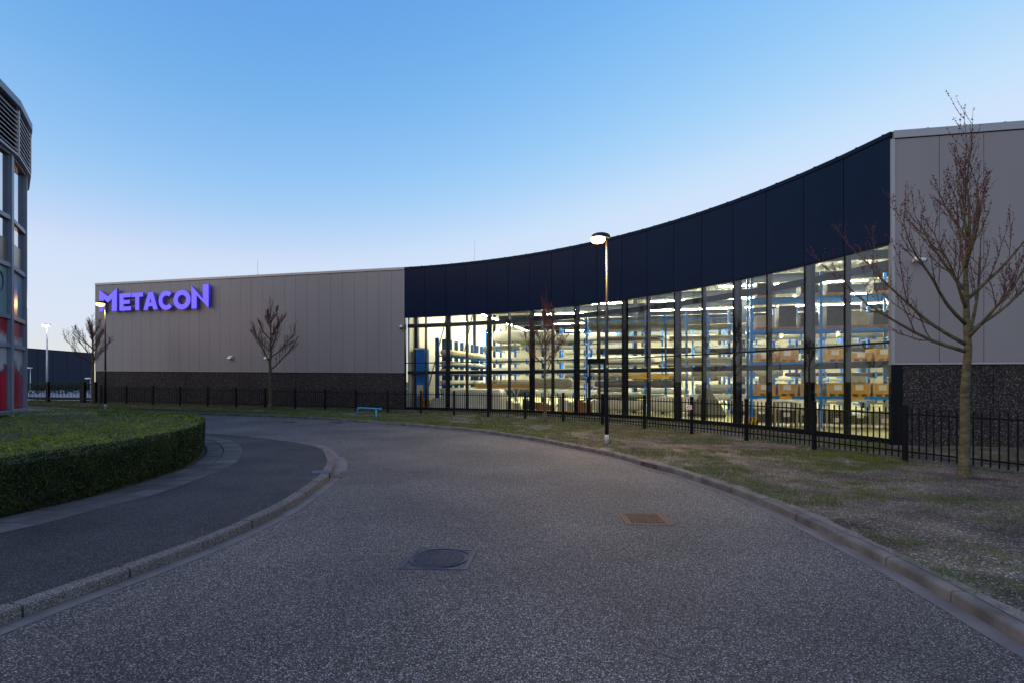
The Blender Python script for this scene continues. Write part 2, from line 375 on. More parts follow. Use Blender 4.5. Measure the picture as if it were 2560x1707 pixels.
def kerb(name, P, width, ztop, side, m, length=1.04, chamfer=0.03, z0f=dz):
    """kerb of single stones; side=+1: the stone's body lies to the left of travel"""
    root = tag(link(bpy.data.objects.new(name, None)), kind='structure')
    N = normals(P); L = [0.0]
    for i in range(1, len(P)): L.append(L[-1] + (P[i]-P[i-1]).length)
    def pt(s):
        j = min(range(len(L)-1), key=lambda q: abs(L[q]-s) if False else (0 if L[q] <= s <= L[q+1] else 1))
        t = (s-L[j])/(L[j+1]-L[j]); return P[j].lerp(P[j+1], t), N[j].lerp(N[j+1], t).normalized()*side
    k = 0; s = 0.0
    while s + 0.4 < L[-1]:
        e = min(L[-1], s + length); mb = MB(); V_ = []; ns = 4; dh = random.uniform(-0.006, 0.006); do = random.uniform(-0.006, 0.006)
        for i in range(ns+1):
            p, n = pt(s + 0.012 + (e-s-0.024)*i/ns); zt = ztop(p.y) + z0f(p.x) + dh; zb = z0f(p.x) - 0.05; c = min(chamfer, (zt-zb)*0.4)
            for o_, z in ((0.0, zb), (0.006, zt-c), (0.006 + c*0.3, zt-c*0.3), (c+0.008, zt), (width, zt), (width, zb)):
                q = p + n*(o_+do); V_.append((q.x, q.y, z))
        Fc = []
        for i in range(ns):
            for a in range(6): Fc.append((i*6+a, i*6+(a+1)%6, (i+1)*6+(a+1)%6, (i+1)*6+a) if side > 0 else (i*6+a, (i+1)*6+a, (i+1)*6+(a+1)%6, i*6+(a+1)%6))
        Fc.append(tuple(range(6))[::-1] if side > 0 else tuple(range(6))); Fc.append(tuple(ns*6+a for a in range(6)) if side > 0 else tuple(ns*6+a for a in range(6))[::-1])
        mb.add(V_, Fc); mb.build('kerb_stone', m, root); s = e
    return root
rk_k = [p for p in rk if p.y > 1.0 and p.x > -38]
kerb('kerb', rk_k, 0.15, lambda y: 0.125, -1, 'kerb_concrete')
lk_k = [p for p in lk if p.y > 1.0]
kerb('kerb', lk_k, 0.19, ztop_left, 1, 'kerb_granite', z0f=lambda x: 0.0)
# left gutter stones
N = normals(lk_k); i = 0
while i + 6 < len(lk_k):
    j = i + 5; mb = MB(); V_ = []
    for q in range(i, j+1):
        if lk_k[q].y > 18.6: break
        a = lk_k[q]; b = lk_k[q] - N[q]*(0.2 if lk_k[q].y < 13 or lk_k[q].y > 15.4 else 0.34)
        V_ += [(a.x, a.y, 0.005), (b.x, b.y, 0.006), (a.x, a.y, -0.04), (b.x, b.y, -0.04)]
    nq = len(V_)//4
    if nq > 2:
        for q in range(nq):                                   # leave a fine joint
            pass
        Fc = []
        for q in range(nq-1): Fc += [(4*q, 4*q+4, 4*q+5, 4*q+1), (4*q+1, 4*q+5, 4*q+7, 4*q+3)]
        c = Vector(V_[0]).lerp(Vector(V_[-4]), 0.5)
        V_ = [tuple(Vector(v) + (c-Vector(v))*0.006) for v in V_]
        dzr = random.uniform(-0.001, 0.003); V_ = [(v[0], v[1], v[2]+dzr) for v in V_]
        mb.add(V_, Fc); o = mb.build('gutter_stone', 'gutter', gut)
        if o.data.polygons[0].normal.z < 0: o.data.flip_normals()
    i = j
# slab bands beside the hedge
pav = tag(link(bpy.data.objects.new('pavement', None)), kind='structure')
def slab_band(P, w0, w1, length, z):
    N = normals(P); L = 0.0; i = 0; step = max(1, round(length/0.25))
    while i + step < len(P):
        mb = MB(); top = []; h = random.uniform(-0.004, 0.004)
        q0, q1 = i, i+step; a0 = P[q0]+N[q0]*w0; a1 = P[q1]+N[q1]*w0; b0 = P[q0]+N[q0]*w1; b1 = P[q1]+N[q1]*w1
        c = (a0+a1+b0+b1)/4; T = [c + (p-c)*0.972 for p in (a0, a1, b1, b0)]
        mb.hexa([(p.x, p.y, z-0.08) for p in T] + [(p.x, p.y, z+h) for p in T])
        o = mb.build('paving_slab', random.choice(['slab', 'slab', 'slab_pale', 'slab_dark']), pav); o.data.validate(); i += step
sbv = [p for p in sb if p.y > 3.5]
slab_band(sbv, 0.0, 0.52, 0.5, 0.132)
slab_band(offset(sbv, 0.53), 0.0, 0.42, 0.75, 0.128)
bed_out = offset(sbv, 0.55)
sheet('hedge_bed', bed_out, [Vector((min(-20, p.x-6), p.y)) for p in bed_out], 6, lambda x, y, t: 0.10, 'dark_soil')

# ---------------------------------------------------------------- the warehouse with the curved glass front
ZT, ZF, ZTR, ZP, ZB = 10.5, 6.82, 3.51, 2.83, 0.30        # roof edge, fascia foot, transom, plinth top, sill
UH = Vector((0.9628, -0.2701)); VH = Vector((0.2701, 0.9628))     # hall axes: along the back wall, and inwards
def UV(u, v, z=0.0): p = O2 + UH*u + VH*v; return Vector((p.x, p.y, z))
MX = [1012.1,1063.1,1115,1165.5,1218.4,1271.2,1325.2,1379.5,1436,1493.4,1555.8,1618.2,1686,1755.8,1833.8,1917.4,2011.7,2111.5,2231]
def on_arc(x, R=FR):
    d = Vector(((x-CX)/F, 1.0)); a = d.dot(d); b = -2*d.dot(FC); c = FC.dot(FC)-R*R
    return d*((-b + math.sqrt(b*b-4*a*c))/(2*a))
MP = [on_arc(x) for x in MX]                              # mullion feet, left to right
MN = [(p-FC).normalized() for p in MP]                    # pointing into the hall
wh = thing('warehouse', (2, 36, 0), 'long warehouse with grey metal end walls and a curved glazed front under a dark fascia', 'building')

# left wall: grey panels over a dark pebble plinth
nL = Vector((UH.y, -UH.x)).normalized(); nL = nL if nL.y < 0 else -nL       # outwards
LW = 30.1
def lw(t): return O2 + UL*t
pw = LW/29
for i in range(29):
    a, b = lw(i*pw+0.007), lw((i+1)*pw-0.007)
    za, zb = (ZP+dz(a.x), ZT-0.2+dz(a.x)), (ZP+dz(b.x), ZT-0.2+dz(b.x))
    MB().slab(a, b, nL, 0.0, 0.06, za, zb).build('wall_panel', 'panel_grey', wh)
mb = MB(); a, b = lw(0.0), lw(LW); mb.slab(a, b, nL, -0.25, -0.004, (0.0, ZT-0.12), (0.3, ZT-0.12+dz(b.x))); mb.build('backing_wall', 'panel_back', wh)
e = lw(LW+0.06); MB().slab(lw(LW+0.005), e, nL, -0.2, 0.075, (ZP+dz(e.x), ZT-0.1+dz(e.x)), (ZP+dz(e.x), ZT-0.1+dz(e.x))).build('corner_trim', 'coping', wh)
# end wall of the far left, running back
bk = lw(LW+0.05)+VH*0.1; MB().slab(bk, bk+VH*40, Vector((UL.x, UL.y)), -0.2, 0.0, (0.3, ZT-0.15+0.3), (0.3, ZT-0.15+0.3)).build('end_wall', 'panel_grey', wh)
cuts = [0.0, 4.1, 9.35, 14.7, 20.1, 25.4, LW+0.09]
for t0, t1 in zip(cuts, cuts[1:]):
    a, b = lw(t0+0.012), lw(t1-0.012)
    MB().slab(a, b, nL, -0.003, 0.035, (0.02+dz(a.x), ZP-0.05+dz(a.x)), (0.02+dz(b.x), ZP-0.05+dz(b.x))).build('plinth_slab', 'plinth', wh)
a, b = lw(0), lw(LW+0.06)
MB().slab(a, b, nL, 0.0, 0.085, (ZP-0.045+dz(a.x), ZP-0.004+dz(a.x)), (ZP-0.045+dz(b.x), ZP-0.004+dz(b.x))).build('drip_trim', 'coping', wh)
mb = MB().slab(a, b, nL, -0.35, 0.11, (ZT-0.17, ZT), (ZT-0.17+dz(b.x), ZT+dz(b.x)))
for i in range(20):
    p = lw(i*1.55+0.4); mb.box((p.x, p.y, ZT+dz(p.x)+0.006), (0.07, 0.2, 0.02), math.atan2(UH.y, UH.x))
mb.build('coping', 'coping', wh)

# right wall
nR = Vector((UR.y, -UR.x)); nR = nR if nR.y < 0 else -nR
rj = [0.0, 1.35, 2.62, 3.9, 5.2, 6.5, 9, 12]
for t0, t1 in zip(rj, rj[1:]):
    a, b = CORN + UR*(t0+0.05 if t0 == 0 else t0+0.009), CORN + UR*(t1-0.009)
    MB().slab(a, b, nR, 0.0, 0.06, (ZP+0.02, ZT-0.28), (ZP+0.02, ZT-0.28)).build('wall_panel', 'panel_grey', wh)
a, b = CORN, CORN + UR*12
MB().slab(a + UR*0.06, b, nR, -0.25, -0.004, (0.0, ZT-0.12), (0.0, ZT-0.12)).build('backing_wall', 'panel_back', wh)
MB().slab(a, b, nR, 0.0, 0.085, (ZP-0.06, ZP+0.012), (ZP-0.06, ZP+0.012)).build('drip_trim', 'coping', wh)
mb = MB().slab(a, b, nR, -0.35, 0.10, (ZT-0.25, ZT), (ZT-0.25, ZT))
for t in (1.0, 2.1, 3.2): p = a + UR*t; mb.box((p.x, p.y, ZT+0.006), (0.07, 0.2, 0.02), math.atan2(UR.y, UR.x))
mb.build('coping', 'coping', wh)
for t0, t1 in ((0.30, 2.9), (2.925, 6.0), (6.02, 12)):
    MB().slab(CORN+UR*t0, CORN+UR*t1, nR, -0.003, 0.03, (0.02, ZP-0.065), (0.02, ZP-0.065)).build('plinth_slab', 'plinth', wh)
MB().slab(CORN+UR*0.0, CORN+UR*0.29, nR, -0.25, 0.035, (0.05, ZP-0.065), (0.05, ZP-0.065)).build('corner_post', 'frame_black', wh)
MB().slab(CORN+UR*-0.06, CORN+UR*0.045, nR, -0.12, 0.075, (ZP-0.06, ZT-0.26), (ZP-0.06, ZT-0.26)).build('corner_trim', 'coping', wh)

# curved front
def seg(i): a, b = MP[i], MP[i+1]; d = (b-a).normalized(); n = Vector((d.y, -d.x)); n = n if n.dot(MN[i]) < 0 else -n; return a, b, d, n   # n outwards
for i in range(18):
    a, b, d, n = seg(i)
    MB().slab(a+d*0.014, b-d*0.014, n, 0.0, 0.05, (ZF+0.02, ZT-0.16), (ZF+0.02, ZT-0.16)).build('fascia_panel', 'anthracite', wh)
    mb = MB().slab(a, b, n, -0.3, -0.003, (ZF, ZT-0.1), (ZF, ZT-0.1)); mb.build('fascia_backing', 'panel_back', wh)
    mb = MB().slab(a, b, n, -0.3, 0.09, (ZT-0.15, ZT), (ZT-0.15, ZT))
    for t in (0.3, 0.85): p = a.lerp(b, t); mb.box((p.x, p.y, ZT+0.006), (0.07, 0.2, 0.02), math.atan2(d.y, d.x))
    mb.build('coping', 'anthracite', wh)
    zdoor = i in (8, 9)
    MB().slab(a, b, n, -0.06, 0.06, (0.10, ZB), (0.10, ZB)).build('sill', 'frame_black', wh)
    MB().slab(a+d*0.03, b-d*0.03, n, -0.05, 0.03, (ZTR-0.03, ZTR+0.03), (ZTR-0.03, ZTR+0.03)).build('transom', 'frame_black', wh)
    MB().slab(a, b, n, -0.06, 0.04, (ZF-0.035, ZF+0.012), (ZF-0.035, ZF+0.012)).build('head_trim', 'frame_black', wh)
    for z0, z1 in ((ZB+0.002, ZTR-0.032), (ZTR+0.032, ZF-0.037)):
        MB().slab(a+d*0.032, b-d*0.032, n, -0.012, 0.0, (z0, z1), (z0, z1)).build('window_pane', 'glass', wh)
for i, (p, n) in enumerate(zip(MP, MN)):
    ang = math.atan2(n.y, n.x); z0 = ZTR+0.03 if i == 9 else 0.1
    mb = MB(); q = p + n*0.06; mb.box((q.x, q.y, (z0+ZF)/2), (0.16, 0.055, ZF-z0), ang); mb.build('mullion', 'frame_black', wh)
    if i % 2 == 0 and 0 < i < 18:                         # steel column, H section
        q = p + n*0.31; mb = MB(); t = Vector((-n.y, n.x))
        for s_ in (-1, 1): w = q + n*0.11*s_; mb.box((w.x, w.y, 4.85), (0.02, 0.22, 9.5), ang)
        mb.box((q.x, q.y, 4.85), (0.20, 0.016, 9.5), ang); mb.build('column', 'steel_dark', wh)
    elif i:
        q = p + n*0.21; mb = MB(); mb.box((q.x, q.y, 3.5), (0.12, 0.07, 6.8), ang); mb.build('stud', 'steel_dark', wh)
for z0, z1, off in ((2.70, 2.93, 0.52), (6.10, 6.38, 0.52)):
    for i in range(18):
        a, b = MP[i] + MN[i]*off, MP[i+1] + MN[i+1]*off; d = (b-a).normalized(); n = Vector((d.y, -d.x))
        MB().slab(a, b, n, -0.06, 0.06, (z0, z1), (z0, z1)).build('girt', 'steel_dark', wh)
# glazed door under the ninth mullion
da, db = on_arc(1470), on_arc(1516); dd = (db-da).normalized(); dn = Vector((dd.y, -dd.x)); dn = dn if dn.y < 0 else -dn
door = MB()
door.slab(da, da+dd*0.14, dn, -0.08, 0.07, (0.1, ZTR-0.03), (0.1, ZTR-0.03)); door.slab(db-dd*0.14, db, dn, -0.08, 0.07, (0.1, ZTR-0.03), (0.1, ZTR-0.03))
door.slab(da+dd*0.14, db-dd*0.14, dn, -0.08, 0.07, (ZTR-0.26, ZTR-0.03), (ZTR-0.26, ZTR-0.03))
door.slab(da+dd*0.14, db-dd*0.14, dn, -0.08, 0.07, (0.1, 0.34), (0.1, 0.34))
do = door.build('door', 'frame_black', wh)
p = da + dd*0.07 + dn*0.13; MB().tube([(p.x, p.y, 1.2), (p.x, p.y, 2.1)], 0.022, 8).build('handle', 'white', do)
p = da + dd*0.07 + dn*0.075; MB().box((p.x, p.y, 2.85), (0.04, 0.02, 0.7), math.atan2(dd.y, dd.x)).build('hinge_plate', 'white', do)

# hall shell: floor, roof deck, inner walls, beams
def poly_obj(name, pts, z, m):
    mb = MB(); mb.add([(p.x, p.y, z) for p in pts], [tuple(range(len(pts)))]); return mb.build(name, m, wh)
arc_in = [p + n*0.03 for p, n in zip(MP, MN)]
u_r = 46.0; v_b = 44.0
def uvp(u, v): return O2 + UH*u + VH*v
rw_end = CORN + UR*12 + Vector((0, 0.4))
shell = [CORN + UR*0.4 + Vector((0.1, 0.4)), rw_end, uvp(u_r, -19), uvp(u_r, v_b), uvp(0.1, v_b), uvp(0.1, 0.4)]
floor_pts = arc_in + shell[0:]
poly_obj('hall_floor', floor_pts, 0.16, 'hall_floor')
poly_obj('roof', [p + Vector((0, 0)) for p in floor_pts], 10.1, 'panel_back')
mb = MB(); V_ = []; k = 0
us = np.arange(0.2, u_r, 0.15)
for j, u in enumerate(us):
    z = 9.75 if (j//2) % 2 else 9.63
    a, b = UV(u, -26, z), UV(u, v_b, z); V_ += [a, b]
Fc = [(2*j, 2*j+1, 2*j+3, 2*j+2) for j in range(len(us)-1)]
# the deck is trimmed where it would pass the facade: keep strips inside the hall only
def inside_v(u):
    best = None
    for t in np.arange(-26, 4, 0.25):
        p = uvp(u, t)
        dist = (p-FC).length
        ok = dist > FR + 0.35 if u < 25.2 else t > -14.2 - (u-25)*0.09 + 0.4
        if ok and (u < 25.2 or True): return t
    return 0.5
V_ = []
for j, u in enumerate(us):
    z = 9.75 if (j//2) % 2 else 9.63
    V_ += [UV(u, inside_v(u), z), UV(u, v_b, z)]
MB().add(V_, Fc).build('roof_deck', 'deck', wh)
def wall_uv(name, u0, v0, u1, v1, z0, z1, m='inner_wall', t=0.12):
    a, b = uvp(u0, v0), uvp(u1, v1); d = (b-a).normalized(); n = Vector((d.y, -d.x))
    return MB().slab(a, b, n, 0, t, (z0, z1), (z0, z1)).build(name, m, wh)
wall_uv('partition', 0.0, 0.5, 0.0, v_b, 0.0, 10.1)
wall_uv('back_wall', 0.0, v_b, u_r, v_b, 0.0, 10.1)
wall_uv('partition', u_r, v_b, u_r, -19, 0.0, 10.1)
pa = CORN + UR*0.35 - nR*0.27; pb = CORN + UR*12 - nR*0.27
MB().slab(pa, pb, nR, -0.06, 0.0, (0.0, 10.0), (0.0, 10.0)).build('lining', 'inner_wall', wh)
for v in (-8, -1, 5, 11, 17, 23, 29, 35, 41):
    u0 = 0.15
    if v < 0.5:
        u0 = next(u for u in np.arange(0.2, 40, 0.2) if (uvp(u, v)-FC).length > FR + 0.4)
    a, b = UV(u0, v, 9.3), UV(u_r-0.1, v, 9.3)
    mb = MB(); mb.bar(a, b, 0.06, 0.5); mb.bar(a + Vector((0,0,0.24)), b + Vector((0,0,0.24)), 0.26, 0.03); mb.bar(a - Vector((0,0,0.24)), b - Vector((0,0,0.24)), 0.26, 0.03)
    mb.build('roof_beam', 'steel_dark', wh)
for u in (8, 16, 24.5, 33, 41):
    for v in (11, 29):
        p = UV(u, v, 0); mb = MB(); mb.box((p.x, p.y, 4.7), (0.3, 0.3, 9.1), math.atan2(UH.y, UH.x)); mb.build('hall_column', 'steel_dark', wh)
mb = MB()
for v in (3, 9, 15, 21): mb.bar(UV(0.2, v, 0.6), UV(0.2, v+5, 8.6), 0.06); 
mb.build('brace', 'steel_dark', wh)
for v in (1.5, 8, 14.5, 21):
    p = UV(0.22, v, 0); MB().box((p.x, p.y, 4.8), (0.3, 0.3, 9.3), math.atan2(UH.y, UH.x)).build('hall_column', 'steel_dark', wh)
# dark smoke curtain below the beams deep in the hall
MB().bar(UV(10, 22.5, 8.2), UV(30, 22.5, 8.2), 0.05, 1.5).build('smoke_curtain', 'steel_dark', wh)

# strip lights
def strip(a, b, where):
    t = thing('strip_light', tuple((a+b)/2), 'glowing strip light under the hall roof, ' + where, 'ceiling light', 'strip lights under the hall roof')
    MB().bar(a, b, 0.075, 0.05).build('tube', 'strip', t)
    MB().bar(a + Vector((0,0,0.065)), b + Vector((0,0,0.065)), 0.14, 0.07).build('housing', 'white', t)
LZ = 8.7
for v, wh_ in ((4, 'nearest row above the tall racks'), (10, 'second row from the glass front'), (16, 'third row from the glass front'), (25, 'fourth row deep in the hall'), (34, 'row nearest the back wall')):
    for u in ((6, 15), (17, 26), (28, 37)) if v != 4 else ((12, 20), (22, 31)):
        strip(UV(u[0], v, LZ), UV(u[1], v, LZ), wh_ + ', ' + ('left' if u[0] < 13 else 'middle' if u[0] < 24 else 'right') + ' piece')
strip(UV(24, -8.2, LZ), UV(31, -8.2, LZ), 'close behind the glass at the far right')
for v0, w_ in ((3, 'nearest'), (11, 'middle'), (19, 'farthest')): strip(UV(3.2, v0, 7.9), UV(3.2, v0+6.5, 7.9), w_ + ' piece along the left inner wall')

# ---------------------------------------------------------------- illuminated sign on the left wall: seven letters
def on_wall(x):
    d = Vector(((x-CX)/F, 1.0)); n = nL; t = n.dot(O2)/n.dot(d); return d*t
LET = {
 'M': ([[(0,0),(0,1),(.5,.68),(1,1.03),(1,0),(.72,0),(.72,.56),(.5,.40),(.25,.58),(.25,0)]], 260, 303.6, 7.93, 9.82),
 'E': ([[(0,0),(0,1),(1,1),(1,.77),(.35,.77),(.35,.61),(.9,.61),(.9,.39),(.35,.39),(.35,.23),(1,.23),(1,0)]], 310.2, 338.6, 7.95, 9.42),
 'T': ([[(.33,0),(.33,.77),(0,.77),(0,1),(1,1),(1,.77),(.67,.77),(.67,0)]], 340.2, 368.6, 7.95, 9.42),
 'A': ([[(0,0),(.35,1),(.67,1),(1,0),(.70,0),(.635,.2),(.365,.2),(.30,0)], [(.43,.40),(.575,.40),(.505,.68)]], 369.6, 405, 7.95, 9.42),
 'N': ([[(0,0),(0,.97),(.67,.38),(.67,1.0),(1,1.0),(1,0),(.3,.56),(.3,0)]], 489.2, 531.6, 7.93, 9.86),
}
def ring(a0, a1, ro, ri, n=28):
    A = [R_(a0 + (a1-a0)*k/n) for k in range(n+1)]
    return [(0.5+ro*math.cos(a), 0.5+ro*math.sin(a)) for a in A], [(0.5+ri*math.cos(a), 0.5+ri*math.sin(a)) for a in A]
o_, i_ = ring(47, 318, 0.52, 0.27); LET['C'] = ([o_ + i_[::-1]], 408.2, 444.5, 7.92, 9.45)
o_, i_ = ring(0, 360, 0.52, 0.26, 40); LET['O'] = ([o_[:-1], i_[:-1]], 445.2, 486, 7.92, 9.45)
p0 = on_wall(395)
sgn = thing('wall_sign', (p0.x, p0.y, 7.9+dz(p0.x)), 'glowing violet sign of large raised letters on the grey metal wall', 'sign')
for ch in 'METACON':
    polys, x0, x1, z0, z1 = LET[ch]
    cu = bpy.data.curves.new('letter', 'CURVE'); cu.dimensions = '2D'; cu.fill_mode = 'BOTH'; cu.extrude = 0.11
    wa, wb = on_wall(x0), on_wall(x1); Lw = (wb-wa).length; mid = (wa+wb)/2
    for P in polys:
        sp = cu.splines.new('POLY'); sp.points.add(len(P)-1); sp.use_cyclic_u = True
        for k, (px_, py_) in enumerate(P): sp.points[k].co = (px_*Lw, py_*(z1-z0), 0, 1)
    tmp = bpy.data.objects.new('tmp', cu); COL.objects.link(tmp)
    dg = bpy.context.evaluated_depsgraph_get(); me = bpy.data.meshes.new_from_object(tmp.evaluated_get(dg))
    bpy.data.objects.remove(tmp); bpy.data.curves.remove(cu)
    d = (wb-wa).normalized(); mtx = Matrix(((d.x, 0, nL.x, 0), (d.y, 0, nL.y, 0), (0, 1, 0, 0), (0, 0, 0, 1)))
    q = wa + nL*0.30; me.transform(Matrix.Translation((q.x, q.y, z0+dz(mid.x))) @ mtx); me.transform(Matrix.Translation(-sgn.location))
    me.name = 'letter'; me.materials.clear(); me.materials.append(M['sign_face']); me.materials.append(M['sign_side'])
    for pg in me.polygons: pg.material_index = 0 if pg.normal.dot(Vector((nL.x, nL.y, 0))) > 0.7 else 1
    o = link(bpy.data.objects.new('letter', me)); o.parent = sgn
    for t_ in (0.15, 0.85):
        w = wa.lerp(wb, t_); zz = z0 + dz(w.x) + (0.12 if ch in 'METN' else 0.5) ; zz = z0+dz(w.x)+0.12 if ch not in 'CO' else (z0+z1)/2
        MB().bar((w.x+nL.x*0.06, w.y+nL.y*0.06, zz), (w.x+nL.x*0.19, w.y+nL.y*0.19, zz), 0.05).build('bracket', 'frame_black', o)

# wall lights and cameras
for x, lab in ((579.5, 'white box wall light on the grey wall left of the red-budded tree'), (671, 'white box wall light on the grey wall behind the red-budded tree')):
    p = on_wall(x); zc = H + (950-893)/F*p.y
    t = thing('wall_light', (p.x, p.y, zc), lab, 'wall light', 'wall lights on the long grey wall')
    a = p + nL*0.07; mb = MB(); d = UH; q = lambda s, o_, z: (a.x+d.x*s+nL.x*o_, a.y+d.y*s+nL.y*o_, zc+z)
    mb.hexa([q(-.15,0,-.12), q(.15,0,-.12), q(.12,.25,-.12), q(-.18,.25,-.12), q(-.15,0,.14), q(.15,0,.14), q(.12,.2,.02), q(-.18,.2,.02)]); mb.build('housing', 'white', t)
    MB().slab(a-d*0.13, a+d*0.1, nL, 0.02, 0.22, (zc-.15, zc-.125), (zc-.15, zc-.125)).build('lens', 'black_plastic', t)
p = on_wall(1005.5); zc = H + (950-818)/F*p.y
t = thing('security_camera', (p.x, p.y, zc), 'small white dome camera on the grey wall beside the first glass pane', 'camera')
q = p + nL*0.18; MB().lathe((q.x, q.y, zc-0.02), [(0.03,0.13),(0.09,0.12),(0.11,0.02),(0.115,-0.03)], 14).build('housing', 'white', t, True)
MB().lathe((q.x, q.y, zc-0.06), [(0.10,0.0),(0.085,-0.07),(0.045,-0.115),(0.005,-0.125)], 14).build('dome', 'black_plastic', t, True)
MB().bar((p.x+nL.x*.06, p.y+nL.y*.06, zc+.09), (q.x, q.y, zc+.11), 0.05).build('arm', 'white', t)
d2 = Vector(((2281-CX)/F, 1.0)); tt = nR.dot(CORN)/nR.dot(d2); p = d2*tt; zc = H + (950-655)/F*p.y
t = thing('security_camera', (p.x, p.y, zc), 'white bullet camera on the pale right-hand wall behind the bare branches', 'camera')
MB().bar((p.x+nR.x*.06, p.y+nR.y*.06, zc), (p.x+nR.x*.25, p.y+nR.y*.25, zc+.02), 0.06).build('arm', 'white', t)
a = Vector((p.x+nR.x*.25-.1, p.y+nR.y*.25, zc+.04)); b = a + Vector((0.30, -0.12, -0.07))
MB().tube([a, a.lerp(b, .1), b], [0.05, 0.07, 0.07], 12).build('housing', 'white', t, True)
MB().tube([b, b+(b-a).normalized()*0.03], [0.06, 0.058], 12).build('lens', 'black_plastic', t)
for x, y0, y1, lab in ((644.3, 648, 688, 'thin pale lightning rod above the long grey wall'), (1186.7, 600.6, 652, 'thin pale lightning rod above the dark curved fascia')):
    Yr = 44.5 if x < 900 else 40.0; a, b = at(x, y1+6, Yr), at(x, y0, Yr)
    t = thing('lightning_rod', tuple(a), lab, 'lightning rod', 'lightning rods on the roof')
    MB().tube([a - Vector((0,0,0.5)), a.lerp(b, .4), b], [0.018, 0.014, 0.010], 6).build('rod', 'white', t); MB().box(tuple(a-Vector((0,0,.5))), (.3,.3,.1)).build('foot', 'coping', t)

# ---------------------------------------------------------------- railing fence
FP = [(17.2,2.8),(14.9,5.4),(13.2,8.2),(12.0,10.6),(11.01,12.59),(9.96,14.99),(8.94,17.49),(7.8,20.1),(6.48,22.6),(4.94,25.0),(3.14,27.3),(1.09,29.3),(-1.16,31.0),(-3.56,32.7),(-6.12,34.2),(-10.5,36.2),(-15.1,38.0),(-20.8,39.8),(-26.5,41.4),(-33.4,43.2)]
fl = catmull(FP, 2.6); fn = thing('railing_fence', (fl[8].x, fl[8].y, 0.1), 'low black metal railing fence with thin upright pickets along the curved warehouse front', 'fence')
pm = bpy.data.meshes; 
post_b = MB(); post_b.box((0,0,0.74), (0.10,0.10,1.48)); post_b.box((0,0,1.49), (0.115,0.115,0.02)); po = post_b.build('tmp_post', 'fence'); post_me = po.data; bpy.data.objects.remove(po)
pick_b = MB(); pick_b.tube([(0,0,0.10),(0,0,1.40)], 0.0185, 6); po = pick_b.build('tmp_picket', 'fence'); pick_me = po.data; bpy.data.objects.remove(po)
pick = []
for i, p in enumerate(fl):
    d = fl[min(i+1, len(fl)-1)] - fl[max(i-1, 0)]; share('post', post_me, fn, (p.x, p.y, gz(p.x)-0.02), math.atan2(d.y, d.x))
for a, b in zip(fl, fl[1:]):
    d = (b-a).normalized(); A = a + d*0.05; B = b - d*0.05
    for zr in (0.26, 1.24): MB().bar((A.x, A.y, gz(A.x)+zr), (B.x, B.y, gz(B.x)+zr), 0.035, 0.04).build('rail', 'fence', fn)
    for k in range(1, 16): q = a.lerp(b, k/16); pick.append((q.x, q.y, gz(q.x)))
infr = lambda q: q[1] > 1 and abs(q[0]/q[1]*F) < 1300
vis = sorted([q for q in pick if infr(q)], key=lambda q: q[1]); rest = vis[300:] + [q for q in pick if not infr(q)]
for q in vis[:300]: share('picket', pick_me, fn, q)
mb = MB()
for q in rest: mb.tube([(q[0],q[1],q[2]+0.10),(q[0],q[1],q[2]+1.40)], 0.0185, 5)
tag(mb.build('picket_row', 'fence', fn), kind='stuff')
# small notice on the fence
def on_fence(x):
    for a, b in zip(fl, fl[1:]):
        xa, xb = CX+a.x/a.y*F, CX+b.x/b.y*F
        if min(xa, xb) <= x <= max(xa, xb): return a.lerp(b, (x-xa)/(xb-xa)), (b-a).normalized()
p, d = on_fence(1725); n = Vector((d.y, -d.x)); n = n if n.y < 0 else -n; zc = H - (1017-950)/F*p.y; ex = -d if d.x < 0 else d
t = thing('notice_plate', (p.x, p.y, zc), 'small white notice plate with dark letters hung on the black railing', 'sign')
c = p + n*0.05; MB().slab(c-ex*0.15, c+ex*0.15, n, 0, 0.006, (zc-.085, zc+.085), (zc-.085, zc+.085)).build('plate', 'white', t)
M['ink'] = mat('ink', (0.06, 0.02, 0.10), 0.6); M['ink_red'] = mat('ink_red', (0.45, 0.02, 0.06), 0.6)
def text_mesh(name, body, size, m, parent, loc, xdir, nrm, z_up=Vector((0,0,1))):
    cu = bpy.data.curves.new(name, 'FONT'); cu.body = body; cu.size = size; cu.extrude = 0.001
    tmp = bpy.data.objects.new('tmp', cu); COL.objects.link(tmp); dg = bpy.context.evaluated_depsgraph_get()
    me = bpy.data.meshes.new_from_object(tmp.evaluated_get(dg)); bpy.data.objects.remove(tmp)
    me.transform(Matrix(((xdir.x, z_up.x, nrm.x, loc.x), (xdir.y, z_up.y, nrm.y, loc.y), (0, z_up.z, 0, loc.z), (0,0,0,1)))); me.transform(Matrix.Translation(-org(parent)))
    me.materials.clear(); me.materials.append(M[m]); o = link(bpy.data.objects.new(name, me)); o.parent = parent; return o
c3 = Vector((c.x+n.x*0.009, c.y+n.y*0.009, zc)); e3 = Vector((ex.x, ex.y, 0))
text_mesh('lettering', 'ABC', 0.10, 'ink', t, c3 - e3*0.03 + Vector((0,0,-0.005)), e3, n)
MB().slab(c-ex*0.03, c+ex*0.13, n, 0.007, 0.009, (zc-.035, zc-.022), (zc-.035, zc-.022)).slab(c-ex*0.02, c+ex*0.12, n, 0.007, 0.009, (zc-.06, zc-.048), (zc-.06, zc-.048)).build('small_print', 'ink_red', t)
mb = MB(); mb.bar(c3 + Vector((ex.x*-.12, ex.y*-.12, .02)), c3 + Vector((ex.x*-.06, ex.y*-.06, -.045)), .014, .014); mb.bar(c3 + Vector((ex.x*-.06, ex.y*-.06, .055)), c3 + Vector((ex.x*-.06, ex.y*-.06, -.05)), .012, .012); mb.build('emblem', 'ink', t)

